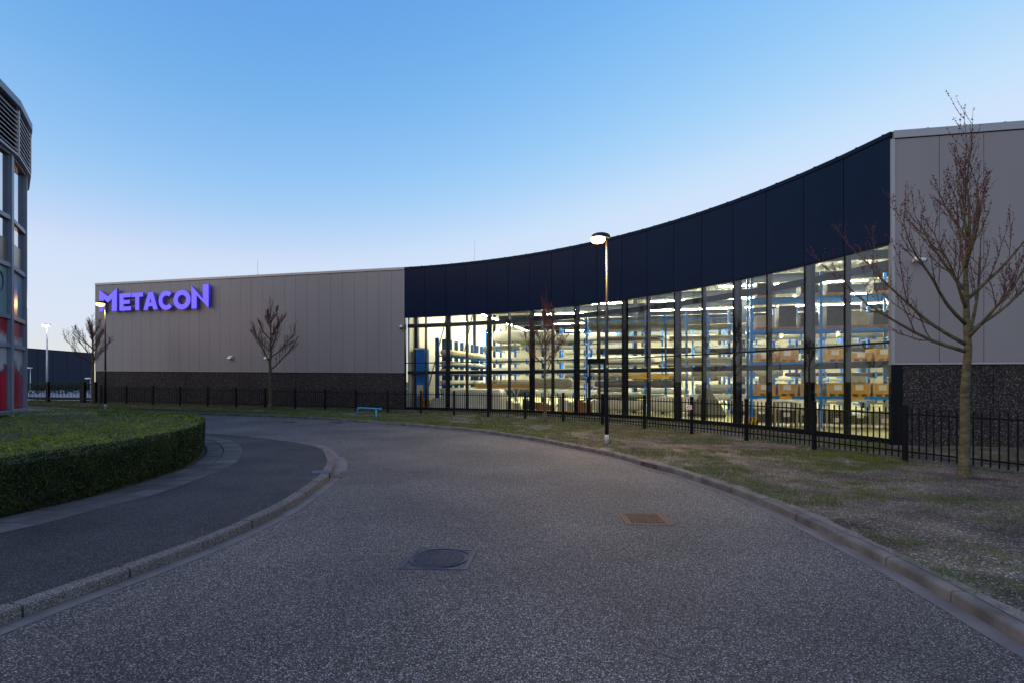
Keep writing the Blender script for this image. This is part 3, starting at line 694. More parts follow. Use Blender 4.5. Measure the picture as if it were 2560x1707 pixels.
# ---------------------------------------------------------------- street lamps
def street_lamp(base, top, lab, power, az):
    t = thing('street_lamp', base, lab, 'street lamp', 'street lamps along the verge')
    b = Vector(base); hgt = top - b.z; dx = Vector((math.cos(az), math.sin(az), 0))
    MB().tube([b + Vector((0,0,0.30)), b + Vector((0,0,hgt*0.35)), b + Vector((0,0,hgt-0.12))], [0.068, 0.062, 0.034], 16).build('pole', 'pole_dark', t, True)
    MB().tube([b + Vector((0,0,-0.03)), b + Vector((0,0,0.305))], [0.074, 0.071], 16).build('sleeve', 'sleeve', t, True)
    MB().box((b.x, b.y-0.066, b.z+2.6), (0.06, 0.012, 0.09)).build('number_plate', 'wood_pale', t)
    hc = b + Vector((0,0,hgt-0.10)) + dx*0.22
    hd = MB().lathe(tuple(hc), [(0.02,0.13),(0.16,0.12),(0.25,0.08),(0.29,0.02),(0.285,-0.02),(0.27,-0.05)], 28, (1.1, 0.9)).build('head', 'pole_dark', t, True)
    MB().lathe(tuple(hc + dx*0.10), [(0.25,-0.052),(0.245,-0.11),(0.19,-0.19),(0.05,-0.23)], 20).build('bulb', 'sodium', hd, True)
    ld = bpy.data.lights.new('lamp_light', 'POINT'); ld.energy = power; ld.color = (1.0, 0.50, 0.18); ld.shadow_soft_size = 0.12
    lo = link(bpy.data.objects.new('lamp_light', ld)); lo.parent = t; lo.location = hc + dx*0.10 - Vector((0,0,0.42)) - b
p = gp(1517, 1108, 0.12); street_lamp(tuple(p), 7.15, 'tall dark street lamp with a glowing orange head in front of the curved glass', 1000, R_(195))
street_lamp((-27.9, 36.5, gz(-27.9)), 7.62, 'far dark street lamp with a glowing orange head beside the violet sign', 260, R_(185))

# ---------------------------------------------------------------- blue tube barrier on the verge
a, b = gp(893.5, 1043, 0.13), gp(940, 1046, 0.13); e = (b-a); e2 = a + e*1.28
t = thing('tube_barrier', tuple(a), 'low bright blue tubular barrier standing on the grass by the kerb', 'barrier')
MB().tube([a - Vector((0,0,.1)), a + Vector((0,0,.50)), a + Vector((0,0,.545)) + e*0.03, a + Vector((0,0,.56)) + e*0.08, e2 + Vector((0,0,.56))], 0.042, 10).build('rail', 'barrier_blue', t, True)
MB().tube([b - Vector((0,0,.1)), b + Vector((0,0,.53))], 0.042, 10).build('leg', 'barrier_blue', t, True)

# ---------------------------------------------------------------- iron covers and drains
def cover(C4, lab, m, round_):
    c = sum(C4, Vector())/4; t = thing('manhole_cover', (c.x, c.y, dz(c.x)), lab, 'manhole cover', 'iron covers in the road'); z = dz(c.x)
    mb = MB(); In = [c + (p-c)*0.86 for p in C4]
    for i in range(4):
        j = (i+1) % 4; P = [C4[i], C4[j], In[j], In[i]]; mb.hexa([(q.x, q.y, z-.03) for q in P] + [(q.x, q.y, z+.007) for q in P])
    mb.build('frame', m, t)
    ax = (C4[1]-C4[0]).normalized(); ay = (C4[3]-C4[0]).normalized(); hx = (C4[1]-C4[0]).length/2; hy = (C4[3]-C4[0]).length/2
    mb = MB()
    if round_:
        V0 = []
        for r_, zz in ((0.88, .004), (0.80, .004)):
            V0 += [c + ax*hx*r_*math.cos(2*math.pi*k/40) + ay*hy*r_*math.sin(2*math.pi*k/40) + Vector((0,0,z+zz)) for k in range(40)]
        mb.add(V0, [tuple(range(40))])
    else:
        P = In; mb.add([(q.x, q.y, z+.003) for q in P], [(0,1,2,3)])
    lid = mb.build('lid', m, t)
    if lid.data.polygons[0].normal.z < 0: lid.data.flip_normals()
    rb = MB(); nr = 13
    for k in range(nr):
        y = -0.66 + 1.32*k/(nr-1); xw = math.sqrt(max(0.02, 0.76**2-y*y)) if round_ else 0.74
        seg_n = 8
        for s_ in range(seg_n):
            x0 = -xw + 2*xw*s_/seg_n; x1 = x0 + 2*xw/seg_n*0.82
            a_ = c + ax*hx*x0 + ay*hy*y; b_ = c + ax*hx*x1 + ay*hy*y; rb.bar((a_.x, a_.y, z+.008), (b_.x, b_.y, z+.006), 0.022, 0.010)
    rb.build('tread', m, lid)['kind'] = 'stuff'
    if round_:
        rg = MB(); pts = [c + ax*hx*0.86*math.cos(2*math.pi*k/40) + ay*hy*0.86*math.sin(2*math.pi*k/40) + Vector((0,0,z+.008)) for k in range(41)]
        rg.tube(pts, 0.008, 5, cap=False); rg.build('rim', m, t)
cover([gp(993,1421.7), gp(1168.8,1424), gp(1193.7,1372.6), gp(1042.8,1368)], 'round bluish iron manhole cover in a square frame in the near road', 'iron_blue', True)
cover([gp(1566.7,1310.3), gp(1687.8,1313), gp(1657.9,1281.5), gp(1543.5,1279.8)], 'rusty orange iron manhole cover in the road below the street lamp', 'rust', False)
for x, lab in ((723, 'far dark manhole cover in the road, nearer to the hedge'), (841, 'far dark manhole cover in the road in front of the blue barrier')):
    c = gp(x, 1056.3); ax = Vector((0.36, 0.0, 0)); ay = Vector((0.0, 0.36, 0)); c.z = 0
    cover([c-ax-ay, c+ax-ay, c+ax+ay, c-ax+ay], lab, 'iron_dark', True)
# kerb drain on the right, gully on the left
def near_pt(P, y): return min(range(len(P)), key=lambda i: abs(P[i].y-y))
i0 = near_pt(rk, 13.55); p, q = rk[i0-1], rk[i0+2]; d = (q-p).normalized(); n = Vector((-d.y, d.x))
t = thing('kerb_drain', (p.x, p.y, 0), 'slotted iron drain set in the right-hand kerb below the lamp', 'drain')
MB().slab(p, q, n, -0.02, 0.006, (0.0, 0.118), (0.0, 0.118)).build('plate', 'iron_dark', t)
mb = MB()
for k in range(7): w = p.lerp(q, 0.07+k*0.143); mb.slab(w-d*0.012, w+d*0.012, n, 0.006, 0.018, (0.008, 0.108), (0.008, 0.108))
mb.build('bars', 'rust', t)
i0 = near_pt(lk, 12.35); p, q = lk[i0-1], lk[i0+1]; d = (q-p).normalized(); n = Vector((-d.y, d.x))
t = thing('gully_inlet', (p.x, p.y, 0), 'iron gully inlet with a violet lid let into the left-hand kerb', 'drain')
a = p + n*0.0; b = q + n*0.0
MB().slab(p, q, n, -0.012, 0.03, (0.0, 0.10), (0.0, 0.10)).build('mouth', 'iron_dark', t)
c = (p+q)/2 + n*0.20; mb = MB(); mb.box((c.x, c.y, 0.130), (0.42, 0.40, 0.02), math.atan2(d.y, d.x)); mb.build('lid', 'plate_violet', t)
c = (p+q)/2 - n*0.17; mb = MB(); mb.box((c.x, c.y, 0.008), (0.36, 0.22, 0.012), math.atan2(d.y, d.x)); mb.build('grate', 'rust', t)

# ---------------------------------------------------------------- bare spring trees with red buds
def make_tree(base, height, fork, r0, spread, seed, label, detail=1.0, lean=(0, 0), limbs=None):
    rnd = random.Random(seed); b = Vector(base)
    t = thing('maple_tree', base, label, 'tree', 'young street trees on the verge')
    wood = MB(); twigs = MB(); buds = []
    def curve(p, d, L, n, up, wob):
        P = [p.copy()]; d = d.normalized()
        for k in range(n):
            d = (d + Vector((rnd.uniform(-wob, wob), rnd.uniform(-wob, wob), up + rnd.uniform(-wob, wob)*0.5))).normalized()
            P.append(P[-1] + d*(L/n))
        return P
    ln = Vector((lean[0], lean[1], 1)).normalized()
    lead = [b + Vector((0,0,-0.1))] + [b + ln*(height*0.80)*k/14 + Vector((rnd.uniform(-.03,.03), rnd.uniform(-.03,.03), 0))*(height/7)*(k/6 if k < 6 else 1) for k in range(1, 15)]
    rr = [r0*(1.28 if k == 0 else 1.0 - 0.28*(k/14*0.8*height/fork if k/14*0.8*height < fork else 1) - (0.0 if k/14*0.8*height < fork else 0.58*((k/14*0.8*height-fork)/(0.8*height-fork)))) for k in range(15)]
    rr[0] = r0*1.35; wood.tube(lead, [max(0.008, r) for r in rr], 10)
    wood.lathe(tuple(b), [(r0*1.75, -.06), (r0*1.45, .02), (r0*1.2, .10), (r0*1.06, .26), (r0*.95, .5)], 12)
    def add_buds(P, dens, size):
        for a, c in zip(P, P[1:]):
            L = (c-a).length; n = max(1, int(L*dens + rnd.random()))
            for k in range(n):
                q = a.lerp(c, rnd.random()) + Vector((rnd.gauss(0,1), rnd.gauss(0,1), rnd.gauss(0.3,1)))*size*0.9
                buds.append((q, size*rnd.uniform(0.6, 1.5)))
    def twig(p, d, L, r, lev):
        P = curve(p, d, L, 5, 0.13, 0.10)
        if lev == 0 and L > 0.5*spread*0.4: pass
        twigs.tube(P, [r*(1-0.7*k/5) for k in range(6)], 4 if r > 0.008 else 3, cap=False)
        add_buds(P[1:], 13*detail + 3, 0.010 + 0.005/detail)
        if lev > 0:
            for k in range(1, 5):
                for s_ in range(1 if rnd.random() < 0.8 else 2):
                    dd = (P[k+1]-P[k]).normalized(); side = dd.cross(Vector((rnd.uniform(-1,1), rnd.uniform(-1,1), rnd.uniform(-1,1)))).normalized()
                    twig(P[k], dd*0.75 + side*0.7 + Vector((0,0,0.25)), L*rnd.uniform(0.22, 0.5), max(0.0035, r*0.55), lev-1)
    def limb(p, d, L, r):
        n = 8; P = curve(p, d, L, n, 0.07, 0.09)
        wood.tube(P, [r*(1-0.78*k/n) for k in range(n+1)], 7)
        for k in range(2, n+1):
            for s_ in range(2 if k < n else 3):
                if rnd.random() < (0.48 if detail > 1 else 0.1): continue
                dd = (P[k]-P[k-1]).normalized(); side = dd.cross(Vector((rnd.uniform(-1,1), rnd.uniform(-1,1), rnd.uniform(-.6,.6)))).normalized()
                f = 0.62 if k < n else 0.32
                twig(P[k], dd*0.85 + side*f + Vector((0,0,0.22)), L*rnd.uniform(0.30, 0.58)*(1.15-0.5*k/n), max(0.005, r*0.34*(1-0.4*k/n)), 1 if L > 0.25*spread else 0)
        add_buds(P[4:], 6*detail, 0.016)
    az = rnd.uniform(0, 6.28)
    if limbs is None:
        limbs = []; nl = 12
        for k in range(nl):
            f = k/(nl-1); z = fork + (height*0.74-fork)*f; az += 2.4
            limbs.append((z, az, R_(28 + 34*f + rnd.uniform(-8, 8)), spread*(1.12-0.72*f)*rnd.uniform(0.8, 1.15)/math.cos(R_(32))))
    for z, a, e, L in limbs:
        k = (z)/(0.8*height)*14; k0 = min(13, max(0, int(k))); p = lead[k0+0].lerp(lead[k0+1], k-k0) if k0 > 0 else b + ln*z
        f = (z-fork)/(height-fork)
        limb(p, Vector((math.cos(a)*math.cos(e), math.sin(a)*math.cos(e), math.sin(e))), L, r0*(0.42-0.2*f))
    top = lead[-1]
    for k in range(6 if detail < 1 else 7):
        a = rnd.uniform(0, 6.28); tw = height*0.20*rnd.uniform(0.6, 1.05)
        twig(top - Vector((0,0,rnd.uniform(0, height*0.12))), Vector((math.cos(a)*0.22, math.sin(a)*0.22, 1)), tw, 0.011, 1)
    if detail > 1: twig(top, Vector((0.10, 0.0, 1)), height*1.03-top.z, 0.013, 1)
    tr = wood.build('trunk', 'bark', t, True)
    cr = twigs.build('crown', 'twig', t)
    n = len(buds); Q = np.array([tuple(q) for q, s_ in buds]); sz = np.array([s_ for q, s_ in buds])[:, None]
    base_o = np.array([(1,0,0),(-.5,.87,0),(-.5,-.87,0),(0,0,1.5),(0,0,-1.3)], dtype=float); rot = RNG.normal(size=(n, 3, 3))
    ob = np.einsum('nij,kj->nki', np.linalg.qr(rot)[0], base_o)*sz[:, None, :]*0.85
    V_ = (Q[:, None, :] + ob).reshape(-1, 3); f0 = np.array([(0,1,3),(1,2,3),(2,0,3),(1,0,4),(2,1,4),(0,2,4)])
    Fc = (f0[None] + (np.arange(n)*5)[:, None, None]).reshape(-1, 3)
    tag(np_mesh('buds', V_, Fc, 'bud', cr), kind='stuff')
    return t
p = gp(2411, 1189, 0.12)
LB = [(2.75, R_(178), R_(14), 3.1), (2.9, R_(165), R_(30), 3.0), (3.0, R_(35), R_(52), 3.0), (3.2, R_(10), R_(20), 2.3), (3.35, R_(190), R_(36), 2.9), (3.7, R_(215), R_(48), 1.9), (3.9, R_(330), R_(45), 2.2),
      (4.1, R_(165), R_(52), 2.0), (4.4, R_(60), R_(58), 2.1), (4.6, R_(250), R_(55), 1.6), (4.9, R_(20), R_(60), 1.9), (5.3, R_(180), R_(66), 1.4), (3.05, R_(270), R_(35), 1.8), (5.2, R_(110), R_(60), 1.5)]
make_tree(tuple(p), 8.2, 2.75, 0.105, 2.3, 5, 'large bare tree with red buds in front of the right end wall, trunk greenish', 1.35, (0.012, 0), LB)
make_tree((1.68, 27.0, 0.12), 6.75, 2.4, 0.085, 1.6, 11, 'slender bare red-budded tree standing before the glass, left of the street lamp', 0.7)
make_tree((-16.7, 36.8, gz(-16.7)), 8.1, 2.75, 0.13, 2.0, 23, 'bare red-budded tree in front of the long grey wall', 0.65)
make_tree((-32.7, 41.5, gz(-32.7)), 7.4, 2.9, 0.13, 1.9, 31, 'bare red-budded tree at the left corner of the warehouse', 0.6)

# ---------------------------------------------------------------- clipped hedge
front = [p + n*1.0 for p, n in zip(sb, normals(sb)) if p.y > 2.6]
front = [p for p in front if p.y < 21.6]
back = [Vector((-16, 22.4)), Vector((-19.5, 23.6)), Vector((-20.6, 21.0)), Vector((-20.2, 16)), Vector((-19, 10)), Vector((-17, 4)), Vector((-14, 0.5))]
ring_ = catmull(front + back + [front[0]], 0.2)
ring_np = np.array([(p.x, p.y) for p in ring_])
def inside(X, Y, P):
    c = np.zeros(len(X), bool); j = len(P)-1
    for i in range(len(P)):
        xi, yi = P[i]; xj, yj = P[j]
        m_ = ((yi > Y) != (yj > Y)) & (X < (xj-xi)*(Y-yi)/(yj-yi+1e-12) + xi); c ^= m_; j = i
    return c
def nz(X, Y, s, o=0.0): return np.array([mnoise.noise((x*s, y*s, o)) for x, y in zip(X, Y)])
hg = thing('hedge', (-10, 12, 0.1), 'broad clipped green hedge bed beside the pavement on the left', 'hedge')
def hz(X, Y, dist):
    """top surface of the hedge: level clipped rim, lower uneven middle"""
    m_ = np.clip((dist-1.5)/1.2, 0, 1)
    return 1.06 + 0.03*nz(X, Y, 1.3) + 0.02*nz(X, Y, 5, 3) - m_*(0.10 + 0.16*np.maximum(0, nz(X, Y, 0.55, 7))) + m_*0.05*nz(X, Y, 2.5, 9)
def dist_to(X, Y, P):
    D = np.full(len(X), 1e9)
    for p in P[::3]: D = np.minimum(D, np.hypot(X-p[0], Y-p[1]))
    return D
FRT = np.array([(p.x, p.y) for p in front])
def scatter(n, dens):
    out = []
    X = RNG.uniform(-21, -6.5, n); Y = RNG.uniform(2.5, 24, n); keep = RNG.random(n) < np.clip(dens(X, Y), 0, 1); X, Y = X[keep], Y[keep]
    k = inside(X, Y, ring_np); return X[k], Y[k]
X, Y = scatter(330000, lambda x, y: (9.0/np.hypot(x, y))**1.6*1.3)
D = dist_to(X, Y, FRT); Z = hz(X, Y, D) + RNG.normal(0, 0.018, len(X)) - np.where(D < 0.16, (0.16-D)**2*6, 0)
P_top = np.c_[X, Y, Z]
# sides
sid = []; L = np.cumsum([0] + [(front[i+1]-front[i]).length for i in range(len(front)-1)]); ns = normals(front)
ntot = 95000
ss = RNG.uniform(0, L[-1], ntot); ii = np.clip(np.searchsorted(L, ss)-1, 0, len(front)-2); tt = (ss-L[ii])/(L[ii+1]-L[ii])
A = FRT[ii]; B = FRT[ii+1]; Pxy = A + (B-A)*tt[:, None]; Nn = np.array([(n.x, n.y) for n in ns])[ii]
zz = 0.11 + RNG.random(ntot)**0.85*0.95; inn = 0.03 + 0.05*nz(Pxy[:, 0]+zz, Pxy[:, 1]-zz, 2.2, 4) + np.abs(RNG.normal(0, 0.035, ntot)) + np.where(zz < 0.3, (0.3-zz)*0.35, 0)
Pxy = Pxy + Nn*inn[:, None]; P_sd = np.c_[Pxy, zz]
def leaves(P, size, flat, tone):
    n = len(P); u = RNG.normal(size=(n, 3)); nrm = np.c_[RNG.normal(0, 1, n), RNG.normal(0, 1, n), np.abs(RNG.normal(flat, 0.6, n))]; nrm /= np.linalg.norm(nrm, axis=1)[:, None]
    a = np.cross(u, nrm); a /= np.linalg.norm(a, axis=1)[:, None]; b = np.cross(nrm, a); s = size*RNG.uniform(0.6, 1.4, n)[:, None]
    V_ = np.stack([P - a*s, P + b*s*0.5, P + a*s, P - b*s*0.5], 1).reshape(-1, 3); return V_, np.arange(4*n).reshape(n, 4)
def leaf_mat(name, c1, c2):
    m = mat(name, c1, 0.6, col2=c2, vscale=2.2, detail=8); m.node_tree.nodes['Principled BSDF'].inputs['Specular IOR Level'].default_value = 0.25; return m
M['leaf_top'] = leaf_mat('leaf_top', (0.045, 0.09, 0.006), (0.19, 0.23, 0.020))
M['leaf_side'] = leaf_mat('leaf_side', (0.010, 0.025, 0.004), (0.028, 0.058, 0.008))  # same hedge leaves as the top, with the side's shade painted in
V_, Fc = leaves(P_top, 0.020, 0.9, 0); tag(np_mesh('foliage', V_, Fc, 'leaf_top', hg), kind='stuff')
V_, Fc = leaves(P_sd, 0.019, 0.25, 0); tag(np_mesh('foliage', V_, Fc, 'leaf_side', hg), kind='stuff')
# taller shoots standing out of the top
X, Y = scatter(16000, lambda x, y: np.full(len(x), 0.5)); D = dist_to(X, Y, FRT); k = RNG.random(len(X)) < np.where(D < 1.4, 0.3, 0.55); X, Y, D = X[k], Y[k], D[k]; Z = hz(X, Y, D)
hh = RNG.uniform(0.03, 0.10, len(X))*np.where(D < 1.4, 0.7, 1.5); ang = RNG.uniform(0, 6.28, len(X)); w = 0.006
V_ = np.stack([np.c_[X-w*np.cos(ang), Y-w*np.sin(ang), Z-0.03], np.c_[X+w*np.cos(ang), Y+w*np.sin(ang), Z-0.03], np.c_[X+RNG.normal(0,.02,len(X)), Y+RNG.normal(0,.02,len(X)), Z+hh]], 1).reshape(-1, 3)
tag(np_mesh('shoots', V_, np.arange(len(V_)).reshape(-1, 3), 'leaf_top', hg), kind='stuff')
# dark woody core so that no light leaks through
core = offset(front, 0.17); P = core + [p + (Vector((-14, 12))-p).normalized()*0.3 for p in back]
mb = MB(); n = len(P); mb.add([(p.x, p.y, 0.1) for p in P] + [(p.x, p.y, 0.78 if i >= len(core) else 0.9) for i, p in enumerate(P)], [(i, (i+1) % n, n+(i+1) % n, n+i) for i in range(n)] + [tuple(range(n, 2*n))])
mb.build('core', 'dark_soil', hg)

# ---------------------------------------------------------------- grass and stones on the verge
A_, B_ = np.array([(p.x, p.y) for p in VERGE[0]]), np.array([(p.x, p.y) for p in VERGE[1]])
def verge_pts(n, near=1.7):
    i = RNG.integers(0, len(A_)-1, n); t = RNG.random(n); s = RNG.random(n)
    P = (A_[i]*(1-t)[:, None] + A_[i+1]*t[:, None])*(1-s)[:, None] + (B_[i]*(1-t)[:, None] + B_[i+1]*t[:, None])*s[:, None]
    wid = np.linalg.norm(B_[i]-A_[i], axis=1); r = np.hypot(P[:, 0], P[:, 1])
    keep = (P[:, 1] > 2.5) & (np.abs(P[:, 0]/np.maximum(P[:, 1], .1)*F) < 1350) & (RNG.random(n) < np.clip((11/r)**near, 0.05, 1)*wid/14)
    return P[keep], (s*wid)[keep]
def gzv(P): return 0.12 + 0.010*np.clip(-P[:, 0]-7.8, 0, 45)
def ground_bump(P): return 0.018*(nz(P[:, 0], P[:, 1], 0.9, 0) + 0.5*nz(P[:, 0], P[:, 1], 3, 5)) - 0.012
def blade_mesh(P, h, w):
    n = len(P); ang = RNG.uniform(0, 6.28, n); z = gzv(P) + ground_bump(P); ln = RNG.normal(0, 0.45, (n, 2))*h[:, None]
    V_ = np.stack([np.c_[P[:, 0]-w*np.cos(ang), P[:, 1]-w*np.sin(ang), z-0.004], np.c_[P[:, 0]+w*np.cos(ang), P[:, 1]+w*np.sin(ang), z-0.004], np.c_[P+ln, z+h]], 1).reshape(-1, 3)
    return V_, np.arange(len(V_)).reshape(-1, 3)
P, s = verge_pts(1500000, 1.25)
mask = nz(P[:, 0], P[:, 1], 0.55, 2) + 0.7*nz(P[:, 0], P[:, 1], 1.9, 8) + 0.35*nz(P[:, 0], P[:, 1], 5, 1)
far = np.clip((P[:, 1]-13)/14, 0, 1); strip_ = np.exp(-((s-1.1)/0.9)**2)*far*0.9 + np.exp(-((s-5.2)/1.0)**2)*0.25
k = RNG.random(len(P)) < np.clip((mask + strip_ + 0.08 + 0.28*far)*2.4, 0.0, 1); P, s = P[k], s[k]
r = np.hypot(P[:, 0], P[:, 1]); h = RNG.uniform(0.02, 0.07, len(P))*(0.8+0.5*np.clip(r/30, 0, 1)); w = np.clip(0.0040*r/9, 0.0045, 0.020); None
M['grass'] = leaf_mat('grass', (0.06, 0.095, 0.014), (0.15, 0.155, 0.045)); M['grass_lush'] = leaf_mat('grass_lush', (0.045, 0.13, 0.012), (0.08, 0.18, 0.025))
ang = None
n = len(P); half = RNG.random(n) < 0.75
V_, Fc = blade_mesh(P[half], h[half], w[half]); tag(np_mesh('grass', V_, Fc, 'grass'), kind='stuff', label='short patchy moss and grass on the bare verge', cat='grass')
# lusher tufts by the kerb and in the fresher strip
P2, s2 = verge_pts(700000, 1.0); mk = nz(P2[:, 0], P2[:, 1], 0.8, 31) + 0.4*nz(P2[:, 0], P2[:, 1], 3, 3); f2 = np.clip((P2[:, 1]-17)/10, 0, 1)
k = ((s2 < 0.55) & (mk > 0.30) & (RNG.random(len(P2)) < 0.5)) | ((np.abs(s2-1.2) < 0.75) & (mk + 0.55*f2 > 0.36) & (RNG.random(len(P2)) < f2*0.8))
P2 = P2[k]; r2 = np.hypot(P2[:, 0], P2[:, 1])
V_, Fc = blade_mesh(P2, RNG.uniform(0.04, 0.11, len(P2)), np.clip(0.003*r2/8, 0.004, 0.016)); tag(np_mesh('grass_tufts', V_, Fc, 'grass_lush'), kind='stuff', label='fresh green grass tufts along the kerb', cat='grass')
# pale pebbles and clods
P, s = verge_pts(420000, 1.9); k = RNG.random(len(P)) < np.clip(0.25 + 0.6*(P[:, 1] < 13) + nz(P[:, 0], P[:, 1], 1.1, 17), 0, 1); P = P[k][:14000]; n = len(P)
base_o = np.array([(1,0,0),(0,1,0),(-1,0,0),(0,-1,0),(0,0,.7),(0,0,-.5)], float); sz = np.clip(np.abs(RNG.normal(0.005, 0.005, n)), 0.003, 0.026)[:, None, None]
ob = np.einsum('nij,kj->nki', np.linalg.qr(RNG.normal(size=(n, 3, 3)))[0], base_o)*sz*RNG.uniform(0.6, 1.2, (n, 6, 1)); ob[:, :, 2] *= 0.6
V_ = (np.c_[P, gzv(P)+ground_bump(P)+0.004][:, None, :] + ob).reshape(-1, 3); f0 = np.array([(0,1,4),(1,2,4),(2,3,4),(3,0,4),(1,0,5),(2,1,5),(3,2,5),(0,3,5)])
M['pebble'] = mat('pebble', (0.11, 0.095, 0.075), 0.9, col2=(0.42, 0.385, 0.34), vscale=25, detail=2)
tag(np_mesh('gravel', V_, (f0[None] + (np.arange(n)*6)[:, None, None]).reshape(-1, 3), 'pebble'), kind='stuff', label='loose pale pebbles scattered over the bare verge', cat='gravel')
# sandy line right behind the kerb
tag(sheet('sand_edge', offset(rk, -0.140), [p + n*(-0.165 - 0.10 - 0.16*max(0, mnoise.noise((p.x*1.7, p.y*1.7, 2)) + 0.25)) for p, n in zip(rk, normals(rk))], 3, lambda x, y, t: gz(x) + 0.006 - 0.014*t, 'sand'), kind='structure')

# ---------------------------------------------------------------- round office building at the left edge
LC = Vector((-35.1, 16.5)); RB, RCN = 14.75, 15.0
lb = thing('round_office', (LC.x, LC.y, 0), 'round grey-blue office building with louvred top and red and white window film', 'building')
def lp(a, r): return LC + Vector((math.cos(R_(a)), math.sin(R_(a))))*r
TZ = [0.9, 3.77, 5.0, 7.25, 9.32, 12.15]
M['office_glass'] = mat('office_glass', (0.62, 0.66, 0.68), 0.02, metal=1.0)
M['film_teal'] = mat('film_teal', (0.16, 0.27, 0.28), 0.3, var=0.08, vscale=1.5)
M['blind'] = mat('blind', (0.15, 0.11, 0.09), 0.25, var=0.1, vscale=1)
def print_film(name, z0, z1, inv):
    m = bpy.data.materials.new(name); m.use_nodes = True; n, l = m.node_tree.nodes, m.node_tree.links; b = n['Principled BSDF']; b.inputs['Roughness'].default_value = 0.2
    tc = n.new('ShaderNodeTexCoord'); sp = n.new('ShaderNodeSeparateXYZ'); l.new(tc.outputs['Object'], sp.inputs[0])
    ns_ = n.new('ShaderNodeTexNoise'); ns_.inputs['Scale'].default_value = 1.4; l.new(tc.outputs['Object'], ns_.inputs['Vector'])
    mr = n.new('ShaderNodeMapRange'); mr.inputs[1].default_value = z0; mr.inputs[2].default_value = z1; l.new(sp.outputs[2], mr.inputs[0])
    ad = n.new('ShaderNodeMath'); ad.operation = 'MULTIPLY_ADD'; ad.inputs[1].default_value = 0.55; l.new(ns_.outputs[0], ad.inputs[0]); l.new(mr.outputs[0], ad.inputs[2])
    r = n.new('ShaderNodeValToRGB'); l.new(ad.outputs[0], r.inputs[0]); e = r.color_ramp.elements
    red, wht, drk = (0.30, 0.008, 0.022, 1), (0.34, 0.37, 0.42, 1), (0.03, 0.02, 0.04, 1)
    if inv:
        e[0].position = 0.45; e[0].color = wht; e[1].position = 0.72; e[1].color = red
    else:
        e[0].position = 0.80; e[0].color = red; e[1].position = 1.02; e[1].color = wht; x = e.new(0.92); x.color = (0.10, 0.03, 0.05, 1)
    l.new(r.outputs[0], b.inputs['Base Color']); return m
M['print_low'] = print_film('print_low', 0.9, 3.77, False); M['print_mid'] = print_film('print_mid', 3.77, 5.0, True)
PM = ['print_low', 'print_mid', 'film_teal', 'office_glass', 'office_glass']
for k in range(-10, 5):
    a0, a1 = 27.6 + 11*k, 27.6 + 11*(k+1); p, q = lp(a0, RB), lp(a1, RB); d = (q-p).normalized(); n = Vector((d.y, -d.x)); n = n if n.dot(p-LC) > 0 else -n
    MB().box((p.x, p.y, 6.5), (0.22, 0.26, 11.9), R_(a0)).build('post', 'lb_frame', lb)
    for z in TZ: 
        zc = z if z > 1 else 0.86
        MB().slab(p+d*.1, q-d*.1, n, -0.10, 0.09, (zc-.09, zc+.09), (zc-.09, zc+.09)).build('rail', 'lb_frame', lb)
    for j in range(5):
        w = MB().slab(p+d*.12, q-d*.12, n, -0.06, -0.04, (TZ[j]+.09, TZ[j+1]-.09), (TZ[j]+.09, TZ[j+1]-.09)).build('window', PM[j], lb)
        if j == 3: MB().slab(p+d*.14, q-d*.14, n, -0.04, -0.03, (TZ[3]+.10, TZ[3]+1.15), (TZ[3]+.10, TZ[3]+1.15)).build('blind', 'blind', w)
        f = MB(); 
        for aa in (p+d*.12, q-d*.17): f.slab(aa, aa+d*.05, n, -0.04, 0.02, (TZ[j]+.09, TZ[j+1]-.09), (TZ[j]+.09, TZ[j+1]-.09))
        f.build('window_frame', 'lb_frame', w)
    # louvred crown
    a0, a1 = 28.7 + 10.0*k, 28.7 + 10.0*(k+1); p, q = lp(a0, RCN), lp(a1, RCN); d = (q-p).normalized(); n = Vector((d.y, -d.x)); n = n if n.dot(p-LC) > 0 else -n
    MB().slab(p, q, n, -0.35, -0.16, (12.2, 14.5), (12.2, 14.5)).build('crown_wall', 'frame_black', lb)
    MB().slab(p, q, n, -0.3, 0.05, (14.38, 14.68), (14.38, 14.68)).build('cornice', 'lb_frame', lb)
    MB().slab(p+d*.02, q-d*.02, n, -0.16, 0.0, (12.16, 12.26), (12.16, 12.26)).build('cornice', 'lb_louvre', lb)
    MB().slab(q-d*.09, q-d*.005, n, -0.16, 0.015, (12.26, 14.2), (12.26, 14.2)).build('end_strip', 'lb_white', lb)
    for j in range(9):
        z = 12.36 + j*0.205; m_ = MB(); q2 = lambda pp, o_, zz: (pp.x+n.x*o_, pp.y+n.y*o_, zz)
        P_, Q_ = p + d*.01, q - d*.095
        m_.hexa([q2(P_,-.13,z+.10), q2(Q_,-.13,z+.10), q2(Q_,-.01,z), q2(P_,-.01,z), q2(P_,-.13,z+.125), q2(Q_,-.13,z+.125), q2(Q_,.0,z+.035), q2(P_,.0,z+.035)]); m_.build('louvre', 'lb_louvre', lb)
mb = MB(); mb.lathe((LC.x, LC.y, 0), [(RB+.0, 0.0), (RB+.0, 0.62)], 80); mb.build('base', 'lb_frame', lb)
mb = MB(); mb.lathe((LC.x, LC.y, 0), [(RB+.55, 0.45), (RB+.55, 0.60), (RB-.1, 0.60)], 38); mb.build('ledge', 'slab', lb)
mb = MB(); mb.lathe((LC.x, LC.y, 0), [(RB-.3, 0.6), (RB-.3, 12.2), (RCN-.25, 12.22), (RCN-.25, 14.5)], 64); mb.build('core_wall', 'frame_black', lb)
